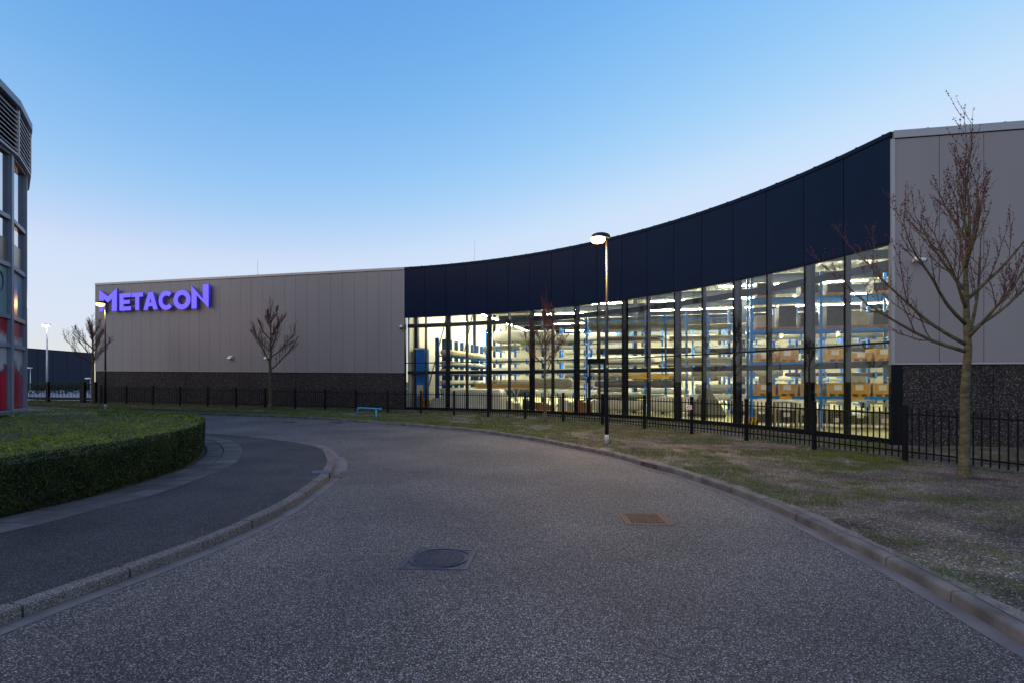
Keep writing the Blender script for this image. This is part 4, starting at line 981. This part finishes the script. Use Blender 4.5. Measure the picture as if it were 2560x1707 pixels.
# blue ring of the drawn letter on the second facet's film
aM = lp(33.6 - 4.0, RB); nn = (lp(33.6-4.8, 1)-LC).normalized(); tdir = Vector((-nn.y, nn.x)); pts = []
M['ink_blue'] = mat('ink_blue', (0.01, 0.02, 0.12), 0.4)
c = lp(27.6, RB) - Vector((0, 0)); fA = (lp(27.6, RB)-lp(16.6, RB)).normalized(); nA = Vector((fA.y, -fA.x)); nA = nA if nA.dot(c-LC) > 0 else -nA
c = lp(27.6, RB) - fA*0.78 + nA*-0.02
MB().tube([(c.x+fA.x*.26*math.cos(a), c.y+fA.y*.26*math.cos(a), 6.45+.42*math.sin(a)) for a in np.linspace(0, 6.283, 33)], 0.022, 5, cap=False).build('drawn_ring', 'ink_blue', lb)

# ---------------------------------------------------------------- background at the far left: yard, gate, dark hall, lamps
y0 = MB(); y0.add([(-160,45.5,0.46),(-37.4,47.6,0.46),(-20,120,0.46),(-160,120,0.46)], [(0,1,2,3)]); tag(y0.build('yard', 'yard'), kind='structure')
gA, gB = Vector((-34.3, 43.8)), Vector((-48.0, 47.2)); gd = (gB-gA).normalized(); gn = Vector((gd.y, -gd.x)); zg = 0.42
gt = thing('sliding_gate', (gA.x, gA.y, zg), 'black sliding gate with upright bars at the yard entrance on the far left', 'gate')
for s_ in (0.0, 1.3, 5.1): p = gA + gd*s_; MB().box((p.x, p.y, zg+.85), (.2 if s_ != 1.3 else .42, .2, 1.7), math.atan2(gd.y, gd.x)).build('post', 'fence', gt)
MB().bar((gA.x, gA.y, zg+.30), (gB.x, gB.y, zg+.30), .14, .2).build('beam', 'fence', gt); MB().bar((gA.x, gA.y, zg+1.5), (gB.x, gB.y, zg+1.5), .08, .08).build('rail', 'fence', gt)
bar_b = MB(); bar_b.box((0,0,.85), (.035,.035,1.35)); o = bar_b.build('tmp', 'fence'); bar_me = o.data; bpy.data.objects.remove(o)
for k in range(88): p = gA + gd*(.12+k*.155); share('bar', bar_me, gt, (p.x, p.y, zg+.05), math.atan2(gd.y, gd.x))
nb = thing('dark_hall', (-80, 95, 0), 'long low navy blue hall in the far left distance', 'building')
a, b = at(-260, 950, 84).xy, at(236, 950, 104).xy; d = (b-a).normalized(); n = Vector((d.y, -d.x)); n = n if n.y < 0 else -n
zl, zr_ = H + (950-846)/F*84, H + (950-884)/F*104
nw = 12
for k in range(nw):
    p, q = a.lerp(b, k/nw), a.lerp(b, (k+1)/nw); z0_, z1_ = zl+(zr_-zl)*k/nw, zl+(zr_-zl)*(k+1)/nw
    MB().slab(p+d*.02, q-d*.02, n, 0, .1, (.2, z0_), (.2, z1_)).build('wall_panel', 'navy', nb)
MB().slab(a, b, n, -12, -.01, (.2, zl-.05), (.2, zr_-.05)).build('roof', 'navy', nb)
MB().slab(a, b, n, -.2, .16, (zl-.02, zl+.12), (zr_-.02, zr_+.12)).build('coping', 'anthracite', nb)
# hedge row before the dark hall
hr = thing('far_hedge', (-55, 74, .45), 'dark green shrub row in front of the distant navy hall', 'hedge'); n_ = 9000
X = RNG.uniform(-92, -44, n_); Y = 72 - (X+44)*0.09*-1 + RNG.normal(0, .8, n_); top = 1.35 + 0.55*nz(X, Y, 0.8, 1)
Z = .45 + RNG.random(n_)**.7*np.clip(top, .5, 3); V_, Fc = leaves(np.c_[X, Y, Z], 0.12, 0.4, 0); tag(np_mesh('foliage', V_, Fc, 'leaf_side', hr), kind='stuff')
# flood light mast and small posts
def mast(x, ytop, Yd, lab, lit, r, name):
    a = at(x, 975, Yd); a.z = .46; b = at(x, ytop, Yd); t = thing(name, tuple(a), lab, 'lamp post')
    MB().tube([a, a.lerp(b, .4), b], [r, r*.85, r*.6], 8).build('pole', 'galv', t, True)
    if lit:
        hb = MB().box((b.x, b.y-.1, b.z+.10), (.9, .35, .14)).build('head', 'galv', t); MB().box((b.x, b.y-.18, b.z-.03), (.7, .3, .10)).build('lamp', 'flood', hb)
    else:
        MB().lathe((b.x-.22, b.y, b.z), [(.05,.12),(.3,.09),(.34,.0),(.2,-.05)], 14, (1.3, .7)).build('head', 'white', t, True)
mast(117.5, 814, 70, 'tall pale floodlight mast with a bright lamp before the navy hall', True, .12, 'floodlight_mast')
mast(76, 920, 62, 'short pale lamp post near the round office', False, .05, 'lamp_post')
mast(226, 946, 64, 'low pale lamp post beside the left tree trunk', False, .05, 'lamp_post')

# ---------------------------------------------------------------- goods and racks inside the hall
AU = math.atan2(UH.y, UH.x); FZ = 0.16
def duv(a): return UH*a
def bundle(u, v, z, L, w, h, m, label, group, along='u', sag=0.0, name='wrapped_bundle', cat='bundle', seed=0, bars=False):
    """film-wrapped pack: rounded cross-section, pinched ends, slack film; z = underside"""
    rnd = random.Random(seed or int(u*91+v*17+z*31)); ns = 11; nc = 12; c = UV(u, v, z); t_ = UH if along == 'u' else VH; s_ = VH if along == 'u' else -UH; V_ = []; Fc = []
    if bars:                                        # loose profiles instead of a film-wrapped pack
        t = thing('profile_pack', tuple(c), label.replace('wrapped ', ''), cat, group); hz_ = max(.06, h/4)
        for k in range(4):
            for q_ in range(3):
                a = c + Vector((t_.x, t_.y, 0))*(-L/2 + rnd.uniform(-.15, .15)) + Vector((s_.x, s_.y, 0))*(q_-1)*w*.3 + Vector((0, 0, hz_*(k+.5)))
                b = a + Vector((t_.x, t_.y, 0))*(L + rnd.uniform(-.3, .1)); MB().bar(a, b, w*.27, hz_*.86).build('profile', m if (k+q_) % 3 else 'galv', t)
        return t
    for i in range(ns):
        f = i/(ns-1); end = 0.62 if i in (0, ns-1) else (0.93 if i in (1, ns-2) else 1.0); ww = w*end*rnd.uniform(.93, 1.05); hh = h*end*rnd.uniform(.92, 1.06); g_ = 0 if i in (0,) else 0
        ff = [0, .015, .08, .2, .33, .5, .67, .8, .92, .985, 1][i]
        for k in range(nc):
            a = 2*math.pi*(k+.5)/nc; x = math.copysign(abs(math.cos(a))**.5, math.cos(a))*ww/2; y = math.copysign(abs(math.sin(a))**.5, math.sin(a))*hh/2
            p = c + Vector((t_.x, t_.y, 0))*(ff-.5)*L + Vector((s_.x, s_.y, 0))*x; V_.append((p.x, p.y, z + h/2 + y + rnd.uniform(-.012, .012) - sag*math.sin(ff*9.4)**2))
    for i in range(ns-1):
        for k in range(nc): Fc.append((i*nc+k, i*nc+(k+1)%nc, (i+1)*nc+(k+1)%nc, (i+1)*nc+k))
    Fc.append(tuple(range(nc))[::-1]); Fc.append(tuple((ns-1)*nc+k for k in range(nc)))
    mb = MB(); mb.add(V_, Fc); o = mb.build(name, m, None, True, loc=tuple(c)); return tag(o, label, cat, group)

def shared_box(name, dims, m):
    mb = MB(); mb.box((0,0,0), dims); o = mb.build('tmp', m); me = o.data; me.name = name; bpy.data.objects.remove(o); return me
def cantilever_rack(u0, u1, v, levels, top, label, m='rack_blue', step=1.35, arm=1.15):
    t = thing('cantilever_rack', tuple(UV(u0, v, FZ)), label, 'rack', 'blue cantilever racks in the hall')
    up = shared_box('upright', (.14, .26, top), m); ar = shared_box('arm', (.08, arm, .11), m); ft = shared_box('foot', (.14, arm*2+.4, .16), m); st = shared_box('stop', (.10, .06, .36), m)
    n = int(round((u1-u0)/step))
    for i in range(n+1):
        u = u0 + (u1-u0)*i/n; share('upright', up, t, UV(u, v, FZ+top/2), AU); share('foot', ft, t, UV(u, v, FZ+.08), AU)
        for z in levels:
            share('stop', st, t, UV(u, v-arm-.10, z+.12), AU); share('arm', ar, t, UV(u, v-arm/2-.13, z-.06), AU); share('arm', ar, t, UV(u, v+arm/2+.13, z-.06), AU)
    for i in range(n):
        if i % 3 == 1:
            ua, ub = u0+(u1-u0)*i/n, u0+(u1-u0)*(i+1)/n; mb = MB(); mb.bar(UV(ua, v, 1.0), UV(ub, v, top-.4), .03); mb.bar(UV(ua, v, top-.4), UV(ub, v, 1.0), .03); mb.build('brace', 'galv', t)
    for z in (1.0, top-.3): MB().bar(UV(u0, v, z), UV(u1, v, z), .05, .06).build('tie', m, t)
NTH = ['leftmost', 'second from left', 'third from left', 'fourth from left', 'fifth from left', 'sixth from left', 'seventh from left']
TONE = {'film_white': 'white wrapped', 'film_beige': 'beige wrapped', 'film_grey': 'grey wrapped', 'dark_goods': 'dark wrapped', 'wood_pale': 'pale wooden', 'timber': 'orange-brown'}
ORD = ['lowest', 'second', 'third', 'fourth', 'fifth', 'sixth', 'topmost']
RL = random.Random(3)
# rack behind the middle panes
LVC = [0.95, 1.75, 2.5, 3.28, 4.05, 4.85, 5.6]
cantilever_rack(13.0, 36.0, 2.6, LVC, 6.7, 'long blue cantilever rack behind the middle panes, loaded with wrapped profile packs')
for j, z in enumerate(LVC):
    u = 13.2 + RL.uniform(0, .8); cnt = 0
    while u < 34:
        L = RL.uniform(3.6, 6.6); m_ = RL.choice(['film_white', 'film_white', 'film_beige', 'film_grey', 'dark_goods', 'wood_pale', 'timber'])
        if RL.random() > .16 or j == 0:
            h = RL.uniform(.22, .50)
            bundle(u+L/2, 1.95, z+.003, L-.15, RL.uniform(.7, .95), h, m_, TONE[m_] + ' pack, %s on the %s level of the middle rack' % (NTH[cnt], ORD[j]), 'packs on the middle rack', sag=.02, bars=RL.random() < .3); cnt += 1
        u += L + RL.choice([0, 0, .3, .9])
# rack behind the left panes
LVB = [0.95, 1.8, 2.75, 3.7, 4.75]
cantilever_rack(3.6, 15.2, 8.2, LVB, 6.4, 'blue cantilever rack deeper in the hall behind the left panes')
cantilever_rack(9.0, 34.0, 15.0, [1.0, 2.2, 3.4, 4.6, 5.8], 6.9, 'rearmost blue cantilever rack deep in the hall', 'rack_blue2')
for j, z in enumerate(LVB):
    u = 3.6 + RL.uniform(0, .5); cnt = 0
    while u < 14.4:
        L = RL.uniform(3.2, 5.6); m_ = RL.choice(['film_white', 'film_beige', 'film_white', 'film_grey', 'dark_goods'])
        bundle(u+L/2, 7.5, z+.003, L-.2, .9, RL.uniform(.38, .6), m_, TONE[m_] + ' pack, %s on the %s level of the left rack' % (NTH[cnt], ORD[j]), 'packs on the left rack', sag=.03, bars=RL.random() < .25); u += L; cnt += 1
for j, z in enumerate([1.0, 2.2, 3.4, 4.6, 5.8]):
    u = 9.2; cnt = 0
    while u < 33:
        L = RL.uniform(4.5, 8); m_ = RL.choice(['film_white', 'film_beige', 'film_grey', 'dark_goods']); bundle(u+L/2, 14.2, z+.003, L-.4, 1.0, RL.uniform(.35, .75), m_, TONE[m_] + ' pack, %s on the %s level of the rearmost rack' % (NTH[cnt], ORD[j]), 'packs on the rearmost rack'); u += L + RL.uniform(0, 1.2); cnt += 1
# large white tarpaulin packs high on the left rack
bundle(7.2, 7.3, 5.35, 5.2, 1.1, 1.0, 'film_white', 'largest white tarpaulin pack on top of the rack behind the left panes', None, sag=.1)
bundle(12.4, 7.3, 5.35, 4.6, 1.1, .7, 'film_white', 'long white tarpaulin pack on the rack top, right of the largest one', None, sag=.08)
# timber and bale in front of the left rack
tr_ = thing('trestle_table', tuple(UV(7.0, 3.2, FZ)), 'grey trestle stand carrying the orange timber beam', 'trestle')
for u in (5.2, 7.6, 10.2): 
    mb = MB(); mb.bar(UV(u-.3, 3.2, FZ), UV(u+.25, 3.2, 1.60), .06); mb.bar(UV(u+.3, 3.2, FZ), UV(u-.25, 3.2, 1.60), .06); mb.build('trestle_leg', 'galv', tr_)
MB().bar(UV(4.6, 3.2, 1.65), UV(11.6, 3.2, 1.65), .8, .07).build('top', 'galv', tr_)
b_ = MB().bar(UV(4.4, 3.1, 1.86), UV(8.7, 3.1, 1.86), .4, .32).build('timber_beam', 'timber', None, loc=tuple(UV(4.4, 3.1, 1.7))); tag(b_, 'orange-brown squared timber beam lying on the trestle behind the left panes', 'beam')
bundle(10.3, 3.1, 1.69, 3.2, .9, .75, 'film_beige', 'creamy wrapped bale beside the orange timber beam', None)
# left rack running back, with pale boards
t = thing('cantilever_rack', tuple(UV(2.4, 2, FZ)), 'blue cantilever rack running back along the left inner wall, stacked with pale boards', 'rack', 'blue cantilever racks in the hall')
up = shared_box('upright', (.30, .14, 5.3), 'rack_dark'); ar = shared_box('arm', (1.2, .08, .1), 'rack_blue')
for k in range(9):
    v = 2.0 + k*1.3; share('upright', up, t, UV(1.7, v, FZ+2.65), AU)
    for z in (1.2, 1.9, 2.65, 3.35, 4.1): share('arm', ar, t, UV(2.4, v, z), AU)
for j, z in enumerate((1.26, 1.96, 2.71, 3.41, 4.16)):
    for k in range(2):
        bundle(2.45, 4.3+k*5.4, z, 5.0, 1.0, .30 if j % 2 else .42, 'wood_pale' if j % 2 == 0 else 'film_white', 'pale board stack, %s one on the %s level of the left wall rack' % ('nearer' if k == 0 else 'farther', ORD[j]), 'board stacks on the left wall rack', along='v', name='board_stack', cat='boards')
# blue cabinet with roll front
c = UV(0.75, 1.4); t = thing('roll_cabinet', (c.x, c.y, FZ), 'tall blue cabinet with a pale window at the left edge of the glass', 'cabinet')
MB().box((c.x, c.y, FZ+2.2), (.7, .8, 4.4), AU).build('body', 'rack_blue', t); q = c + Vector((-VH.x, -VH.y, 0))*.41
MB().box((q.x, q.y, FZ+1.35), (.5, .02, .8), AU).build('window', 'wood_pale', t)
mb = MB()
for k in range(16): mb.box((q.x, q.y, 2.3+k*.13), (.62, .05, .06), AU)
tag(mb.build('shutter_slats', 'rack_blue2', t), kind='stuff')
MB().box((c.x, c.y, FZ+4.45), (.8, .9, .10), AU).build('lid', 'white', t)
# white tarpaulin mound on the floor
ng = 26; V_ = []; Fc = []
for i in range(ng+1):
    for j in range(9):
        f = i/ng; s_ = j/8; u = 1.5 + 5.9*f; v = .75 + 1.5*s_
        prof = 1.42*min(1, max(0, (f-.10)/.12))**.7*min(1, max(0, (1.0-f)/.05)) if f > .10 else .72*min(1, f/.02)
        prof = max(prof, .72 if .02 < f < .16 else 0); edge = min(1, min(s_, 1-s_)/.13)**.5
        z = FZ + prof*edge*(1 + .05*mnoise.noise((u*1.5, v*2, 1))) + (.02 if edge else 0); V_.append(UV(u + .12*mnoise.noise((u*2, v*2, 4)), v - .08*edge*0 + .06*mnoise.noise((u*3, z*3, 8)), z))
for i in range(ng):
    for j in range(8): Fc.append((i*9+j, (i+1)*9+j, (i+1)*9+j+1, i*9+j+1))
o = MB().add(V_, Fc).build('tarpaulin_pile', 'film_white', None, True, loc=tuple(UV(1.5, .75, FZ))); tag(o, 'bright white tarpaulin-covered pile on the floor behind the left panes', 'pile')

def crate(u, v, z, w, d, h, label, group, m='wood_orange', paper=True, grey=False):
    c = UV(u, v, z); t = thing('pallet_crate', tuple(c), label, 'crate', group); X = Vector((UH.x, UH.y, 0)); Yv = Vector((VH.x, VH.y, 0))
    mb = MB()
    for s_ in (-1, 0, 1): q = c + X*s_*(w/2-.07); mb.box((q.x, q.y, z+.05), (.12, d, .10), AU)
    mb.box((c.x, c.y, z+.115), (w, d, .025), AU); mb.build('pallet_base', 'wood_orange', t)
    nh = 2
    for k in range(nh):
        zc = z+.13+h/nh*(k+.5)
        for s_, dx, dy in ((-1, w, .025), (1, w, .025)):
            q = c + Yv*s_*(d/2-.013); MB().box((q.x, q.y, zc), (dx, .025, h/nh-.012), AU).build('collar_board', m, t)
        for s_ in (-1, 1): q = c + X*s_*(w/2-.013); MB().box((q.x, q.y, zc), (.025, d-.06, h/nh-.012), AU).build('collar_board', m, t)
    mb = MB()
    for s_ in (-1, 1): q = c + X*s_*(w/2-.02) - Yv*(d/2+.004); mb.box((q.x, q.y, z+.13+h/2), (.05, .012, h*.96), AU)
    mb.build('corner_iron', 'galv', t)
    if paper: q = c - Yv*(d/2+.012) + X*random.uniform(-.08, .08); MB().box((q.x, q.y, z+.13+h*.6), (.30, .006, .22), AU).build('label_sheet', 'paper', t)
    return t
# pallet rack behind the right-hand panes
VR = -9.0; PU = [22.1, 24.95, 27.8, 30.65]; BZ = [1.48, 3.02, 4.45, 5.92]
pr = thing('pallet_rack', tuple(UV(22.1, VR, FZ)), 'tall bright blue pallet rack right behind the panes at the right end', 'rack')
upm = shared_box('upright', (.11, .09, 6.9), 'rack_blue2')
for u in PU:
    for v in (VR, VR+1.1): share('upright', upm, pr, UV(u, v, FZ+3.45), AU)
    mb = MB()
    for k in range(7): mb.bar(UV(u, VR+.05, .3+k*.95), UV(u, VR+1.05, .3+k*.95+(.8 if k % 2 else .0)+.05), .035)
    for k in range(6): mb.bar(UV(u, VR+1.05 if k % 2 else VR+.05, .4+k*.98), UV(u, VR+.05 if k % 2 else VR+1.05, 1.35+k*.98), .03)
    mb.build('frame_brace', 'galv', pr)
for ua, ub in zip(PU, PU[1:]):
    for z in BZ:
        for v in (VR, VR+1.1): MB().bar(UV(ua+.06, v, z), UV(ub-.06, v, z), .05, .13).build('beam', 'rack_blue2', pr)
        if z in (BZ[0],): MB().bar(UV((ua+ub)/2-.25, VR-.035, z), UV((ua+ub)/2+.25, VR-.035, z), .006, .11).build('load_sign', 'yellow', pr)
# striped collision guard at the rack's foot
gd_ = thing('rack_guard', tuple(UV(22.0, VR-.25, FZ)), 'yellow and black striped guard at the foot of the pallet rack', 'guard')
MB().bar(UV(21.75, VR-.25, FZ+.2), UV(22.3, VR-.25, FZ+.2), .05, .42).build('plate', 'yellow', gd_)
for k in range(4): MB().bar(UV(21.80+k*.14, VR-.28, FZ+.02), UV(21.92+k*.14, VR-.28, FZ+.38), .006, .05).build('stripe', 'black_plastic', gd_)
for bay, (ua, ub) in enumerate(zip(PU, PU[1:])):
    bn = ['left', 'right', 'last'][bay]
    for k in range(3):
        u = ua + .14 + .47 + k*.90
        pos = ['left', 'middle', 'right'][k]
        crate(u, VR+.5, BZ[0]+.07, .80, 1.1, .42, 'orange wooden crate, %s one on the lowest beam of the %s pallet rack bay' % (pos, bn), 'crates on the lowest rack beams')
        if not (bay == 0 and k == 2): crate(u + .03*k, VR+.5, BZ[1]+.07, .80, 1.1, .24 if (k+bay) % 2 == 0 else .42, 'orange wooden crate, %s one on the second beam of the %s pallet rack bay' % (pos, bn), 'crates on the second rack beams', m='wood_orange')
        if (k + bay) % 2 == 0:
            c = UV(u+.05, VR+.4, BZ[0]+.62); tilt = random.uniform(-.3, .3)
            o = MB().box((c.x, c.y, c.z+.17), (.42, .5, .34), AU+tilt).build('carton', 'carton_grey', None, loc=tuple(c)); tag(o, 'grey carton standing in the %s crate of the %s rack bay, lowest beam' % (pos, bn), 'carton', 'cartons in the rack crates')
            MB().box((c.x-UH.x*.06, c.y-UH.y*.06, c.z+.345), (.3, .3, .012), AU+tilt+.2).build('flap', 'carton_grey', o)
        # goods on the third beam
        c = UV(u, VR+.5, BZ[2]+.07); hgt = random.uniform(.45, 1.0)
        t = thing('boxed_goods', tuple(c), 'dark goods on a pallet, %s place on the third beam of the %s rack bay' % (pos, bn), 'goods', 'goods on the third rack beams')
        MB().box((c.x, c.y, c.z+.06), (.8, 1.0, .12), AU).build('pallet_base', 'carton', t); MB().box((c.x, c.y, c.z+.12+hgt/2), (.72, .9, hgt), AU).build('load', random.choice(['dark_goods', 'carton_grey', 'carton', 'dark_goods']), t)
        if k != 1:
            c = UV(u, VR+.5, BZ[3]+.07); t = thing('boxed_goods', tuple(c), 'dark goods on a pallet, %s place on the top beam of the %s rack bay' % (pos, bn), 'goods', 'goods on the top rack beams'); hgt = random.uniform(.3, .6)
            MB().box((c.x, c.y, c.z+.06), (.8, 1.0, .12), AU).build('pallet_base', 'wood_orange', t); MB().box((c.x, c.y, c.z+.12+hgt/2), (.7, .9, hgt), AU).build('load', 'dark_goods', t)
        # wire cages on the floor
        c = UV(u, VR+.45, FZ); t = thing('wire_cage', tuple(c), 'pale wire mesh cage on the floor, %s under the %s bay of the pallet rack' % (pos, bn), 'cage', 'wire cages under the pallet rack')
        fr = MB(); X = Vector((UH.x, UH.y, 0)); Yv = Vector((VH.x, VH.y, 0)); hw, hd, hh = .38, .48, .95 if (k+bay) % 2 else .62
        cs = [c + X*a*hw + Yv*b2*hd for a, b2 in ((-1,-1), (1,-1), (1,1), (-1,1))]
        for q in cs: fr.bar(q + Vector((0,0,.02)), q + Vector((0,0,hh+.15)), .05)
        for i in range(4):
            for zz in (.17, hh+.13): fr.bar(cs[i] + Vector((0,0,zz)), cs[(i+1)%4] + Vector((0,0,zz)), .05)
        fr.build('frame', 'cage_metal', t); wm = MB()
        for i in (0, 1, 3):
            for s_ in range(1, 9): q = cs[i].lerp(cs[(i+1)%4], s_/9); wm.bar(q + Vector((0,0,.17)), q + Vector((0,0,hh+.13)), .008)
            for s_ in range(1, 8): zz = .17 + (hh-.04)*s_/8; wm.bar(cs[i] + Vector((0,0,zz)), cs[(i+1)%4] + Vector((0,0,zz)), .008)
        tag(wm.build('mesh', 'cage_metal', t), kind='stuff'); MB().box((c.x, c.y, FZ+.17+hh*.3), (.62, .8, hh*.6), AU).build('content', random.choice(['dark_goods', 'carton_grey', 'dark_goods']), t)
        q = c - Yv*(hd+.03) + X*random.uniform(-.15, .15); MB().box((q.x, q.y, FZ+.35+.2*(k % 2)), (.26, .008, .2), AU).build('label_sheet', 'paper', t)
# wrapped tubes lying on the floor before the middle rack
bundle(15.3, -.1, FZ+.12, 3.4, 1.0, .72, 'film_white', 'white wrapped roll on the floor, left one before the middle rack', None, name='wrapped_roll', cat='roll')
bundle(19.4, -.6, FZ+.12, 4.2, 1.1, .95, 'film_white', 'big white wrapped roll on the floor, middle one before the middle rack', None, name='wrapped_roll', cat='roll')
bundle(24.6, 0.2, FZ+.12, 4.6, 1.0, .8, 'film_white', 'white wrapped roll on the floor, right one before the middle rack', None, name='wrapped_roll', cat='roll')
for u, v, w_ in ((14.4, -.1, 'left end of the left'), (16.4, -.1, 'right end of the left'), (18.2, -.6, 'left end of the big middle'), (20.8, -.6, 'right end of the big middle'), (23, .2, 'left end of the right'), (26, .2, 'right end of the right')):
    o = MB().bar(UV(u, v-.6, FZ+.06), UV(u, v+.6, FZ+.06), .12, .11).build('bearer', 'dark_goods', None, loc=tuple(UV(u, v, FZ))); tag(o, 'dark wooden bearer under the %s white roll' % w_, 'bearer', 'bearers under the white rolls')
# grey gable-shaped panel rack
c = UV(20.6, -3.2, FZ); X = Vector((UH.x, UH.y, 0)); Yv = Vector((VH.x, VH.y, 0)); mb = MB(); V_ = []
for y_ in (-.35, .35):
    for a_, z_ in ((-.95, .18), (.95, .18), (.85, .55), (.12, 1.62), (-.12, 1.62), (-.85, .55)): q = c + X*a_ + Yv*y_; V_.append((q.x, q.y, FZ+z_))
mb.add(V_, [(5,4,3,2,1,0), (6,7,8,9,10,11)] + [(i, (i+1)%6, 6+(i+1)%6, 6+i) for i in range(6)]); o = mb.build('gable_stack', 'film_grey', None, loc=tuple(c)); tag(o, 'grey gable-shaped stack of panels on a low dolly inside the hall', 'panel stack')
mb = MB(); mb.box((c.x, c.y, FZ+.11), (2.0, .8, .12), AU); 
mb.build('dolly', 'dark_goods', o)
# cartons and pallets near the door
cl = [(8.2, .2, .9, .55, 'carton_grey', 'grey carton block on a pallet left of the glazed door'), (9.4, .1, .8, .7, 'dark_goods', 'dark machine part on a pallet left of the door'), (10.6, -.6, 1.0, .5, 'carton', 'brown carton block on a pallet close to the door'), (12.1, -.9, .9, .8, 'carton_grey', 'pale grey stack of boxes just left of the door'), (13.6, -2.6, .8, .75, 'carton', 'orange-brown boxes on a pallet just behind the door'), (1.15, -.0+.75, .7, .75, 'carton', 'brown carton at the far left foot of the glass')]
for u, v, w, h, m_, lab in cl:
    c = UV(u, v, FZ); t = thing('pallet_load', tuple(c), lab, 'pallet', 'floor pallets behind the left panes'); MB().box((c.x, c.y, FZ+.06), (w+.1, .9, .12), AU).build('pallet_base', 'wood_orange', t)
    for k in range(3):
        q = c + X*(k-1)*w/3; MB().box((q.x, q.y, FZ+.12+h*(.5-.08*k)), (w/3-.02, .7, h*(1-.16*k)), AU).build('box', m_ if k != 1 else 'paper' if m_ == 'carton_grey' else m_, t)
# yellow lifting beam
c = UV(17.2, -.4, 2.55); t = thing('lifting_beam', tuple(c), 'yellow lifting beam hanging before the middle rack', 'lifting beam')
MB().bar(UV(15.8, -.4, 2.45), UV(18.6, -.4, 2.45), .16, .22).build('beam', 'yellow', t); MB().bar(UV(17.2, -.4, 2.56), UV(17.2, -.4, 3.1), .3).build('block', 'yellow', t); MB().tube([UV(17.2, -.4, 3.1), UV(17.2, -.4, 9.3)], .02, 6).build('chain', 'black_plastic', t)

# ---------------------------------------------------------------- wear: the open crack across the path
cp = [gp(480+.2041*x, 1000+.2041*y, 0.1) for x, y in ((670,545),(700,536),(735,530),(790,545),(830,560),(860,566),(905,548),(950,556),(990,552),(1070,555),(1110,556),(1140,570),(1165,556))]
swk = bpy.data.objects['sidewalk']; mb = MB(); V_ = []
for i, p in enumerate(cp):
    w = 0.012 + 0.012*abs(mnoise.noise((i*0.7, 3, 1))); zc_ = max(0.02, ztop_left(p.y) - 0.004)*0.5 + 0.055 + 0.012
    V_ += [(p.x, p.y-w*2.5, zc_), (p.x, p.y+w*2.5, zc_)]
mb.add(V_, [(2*i, 2*i+2, 2*i+3, 2*i+1) for i in range(len(cp)-1)]); mb.build('crack', 'frame_black', swk)
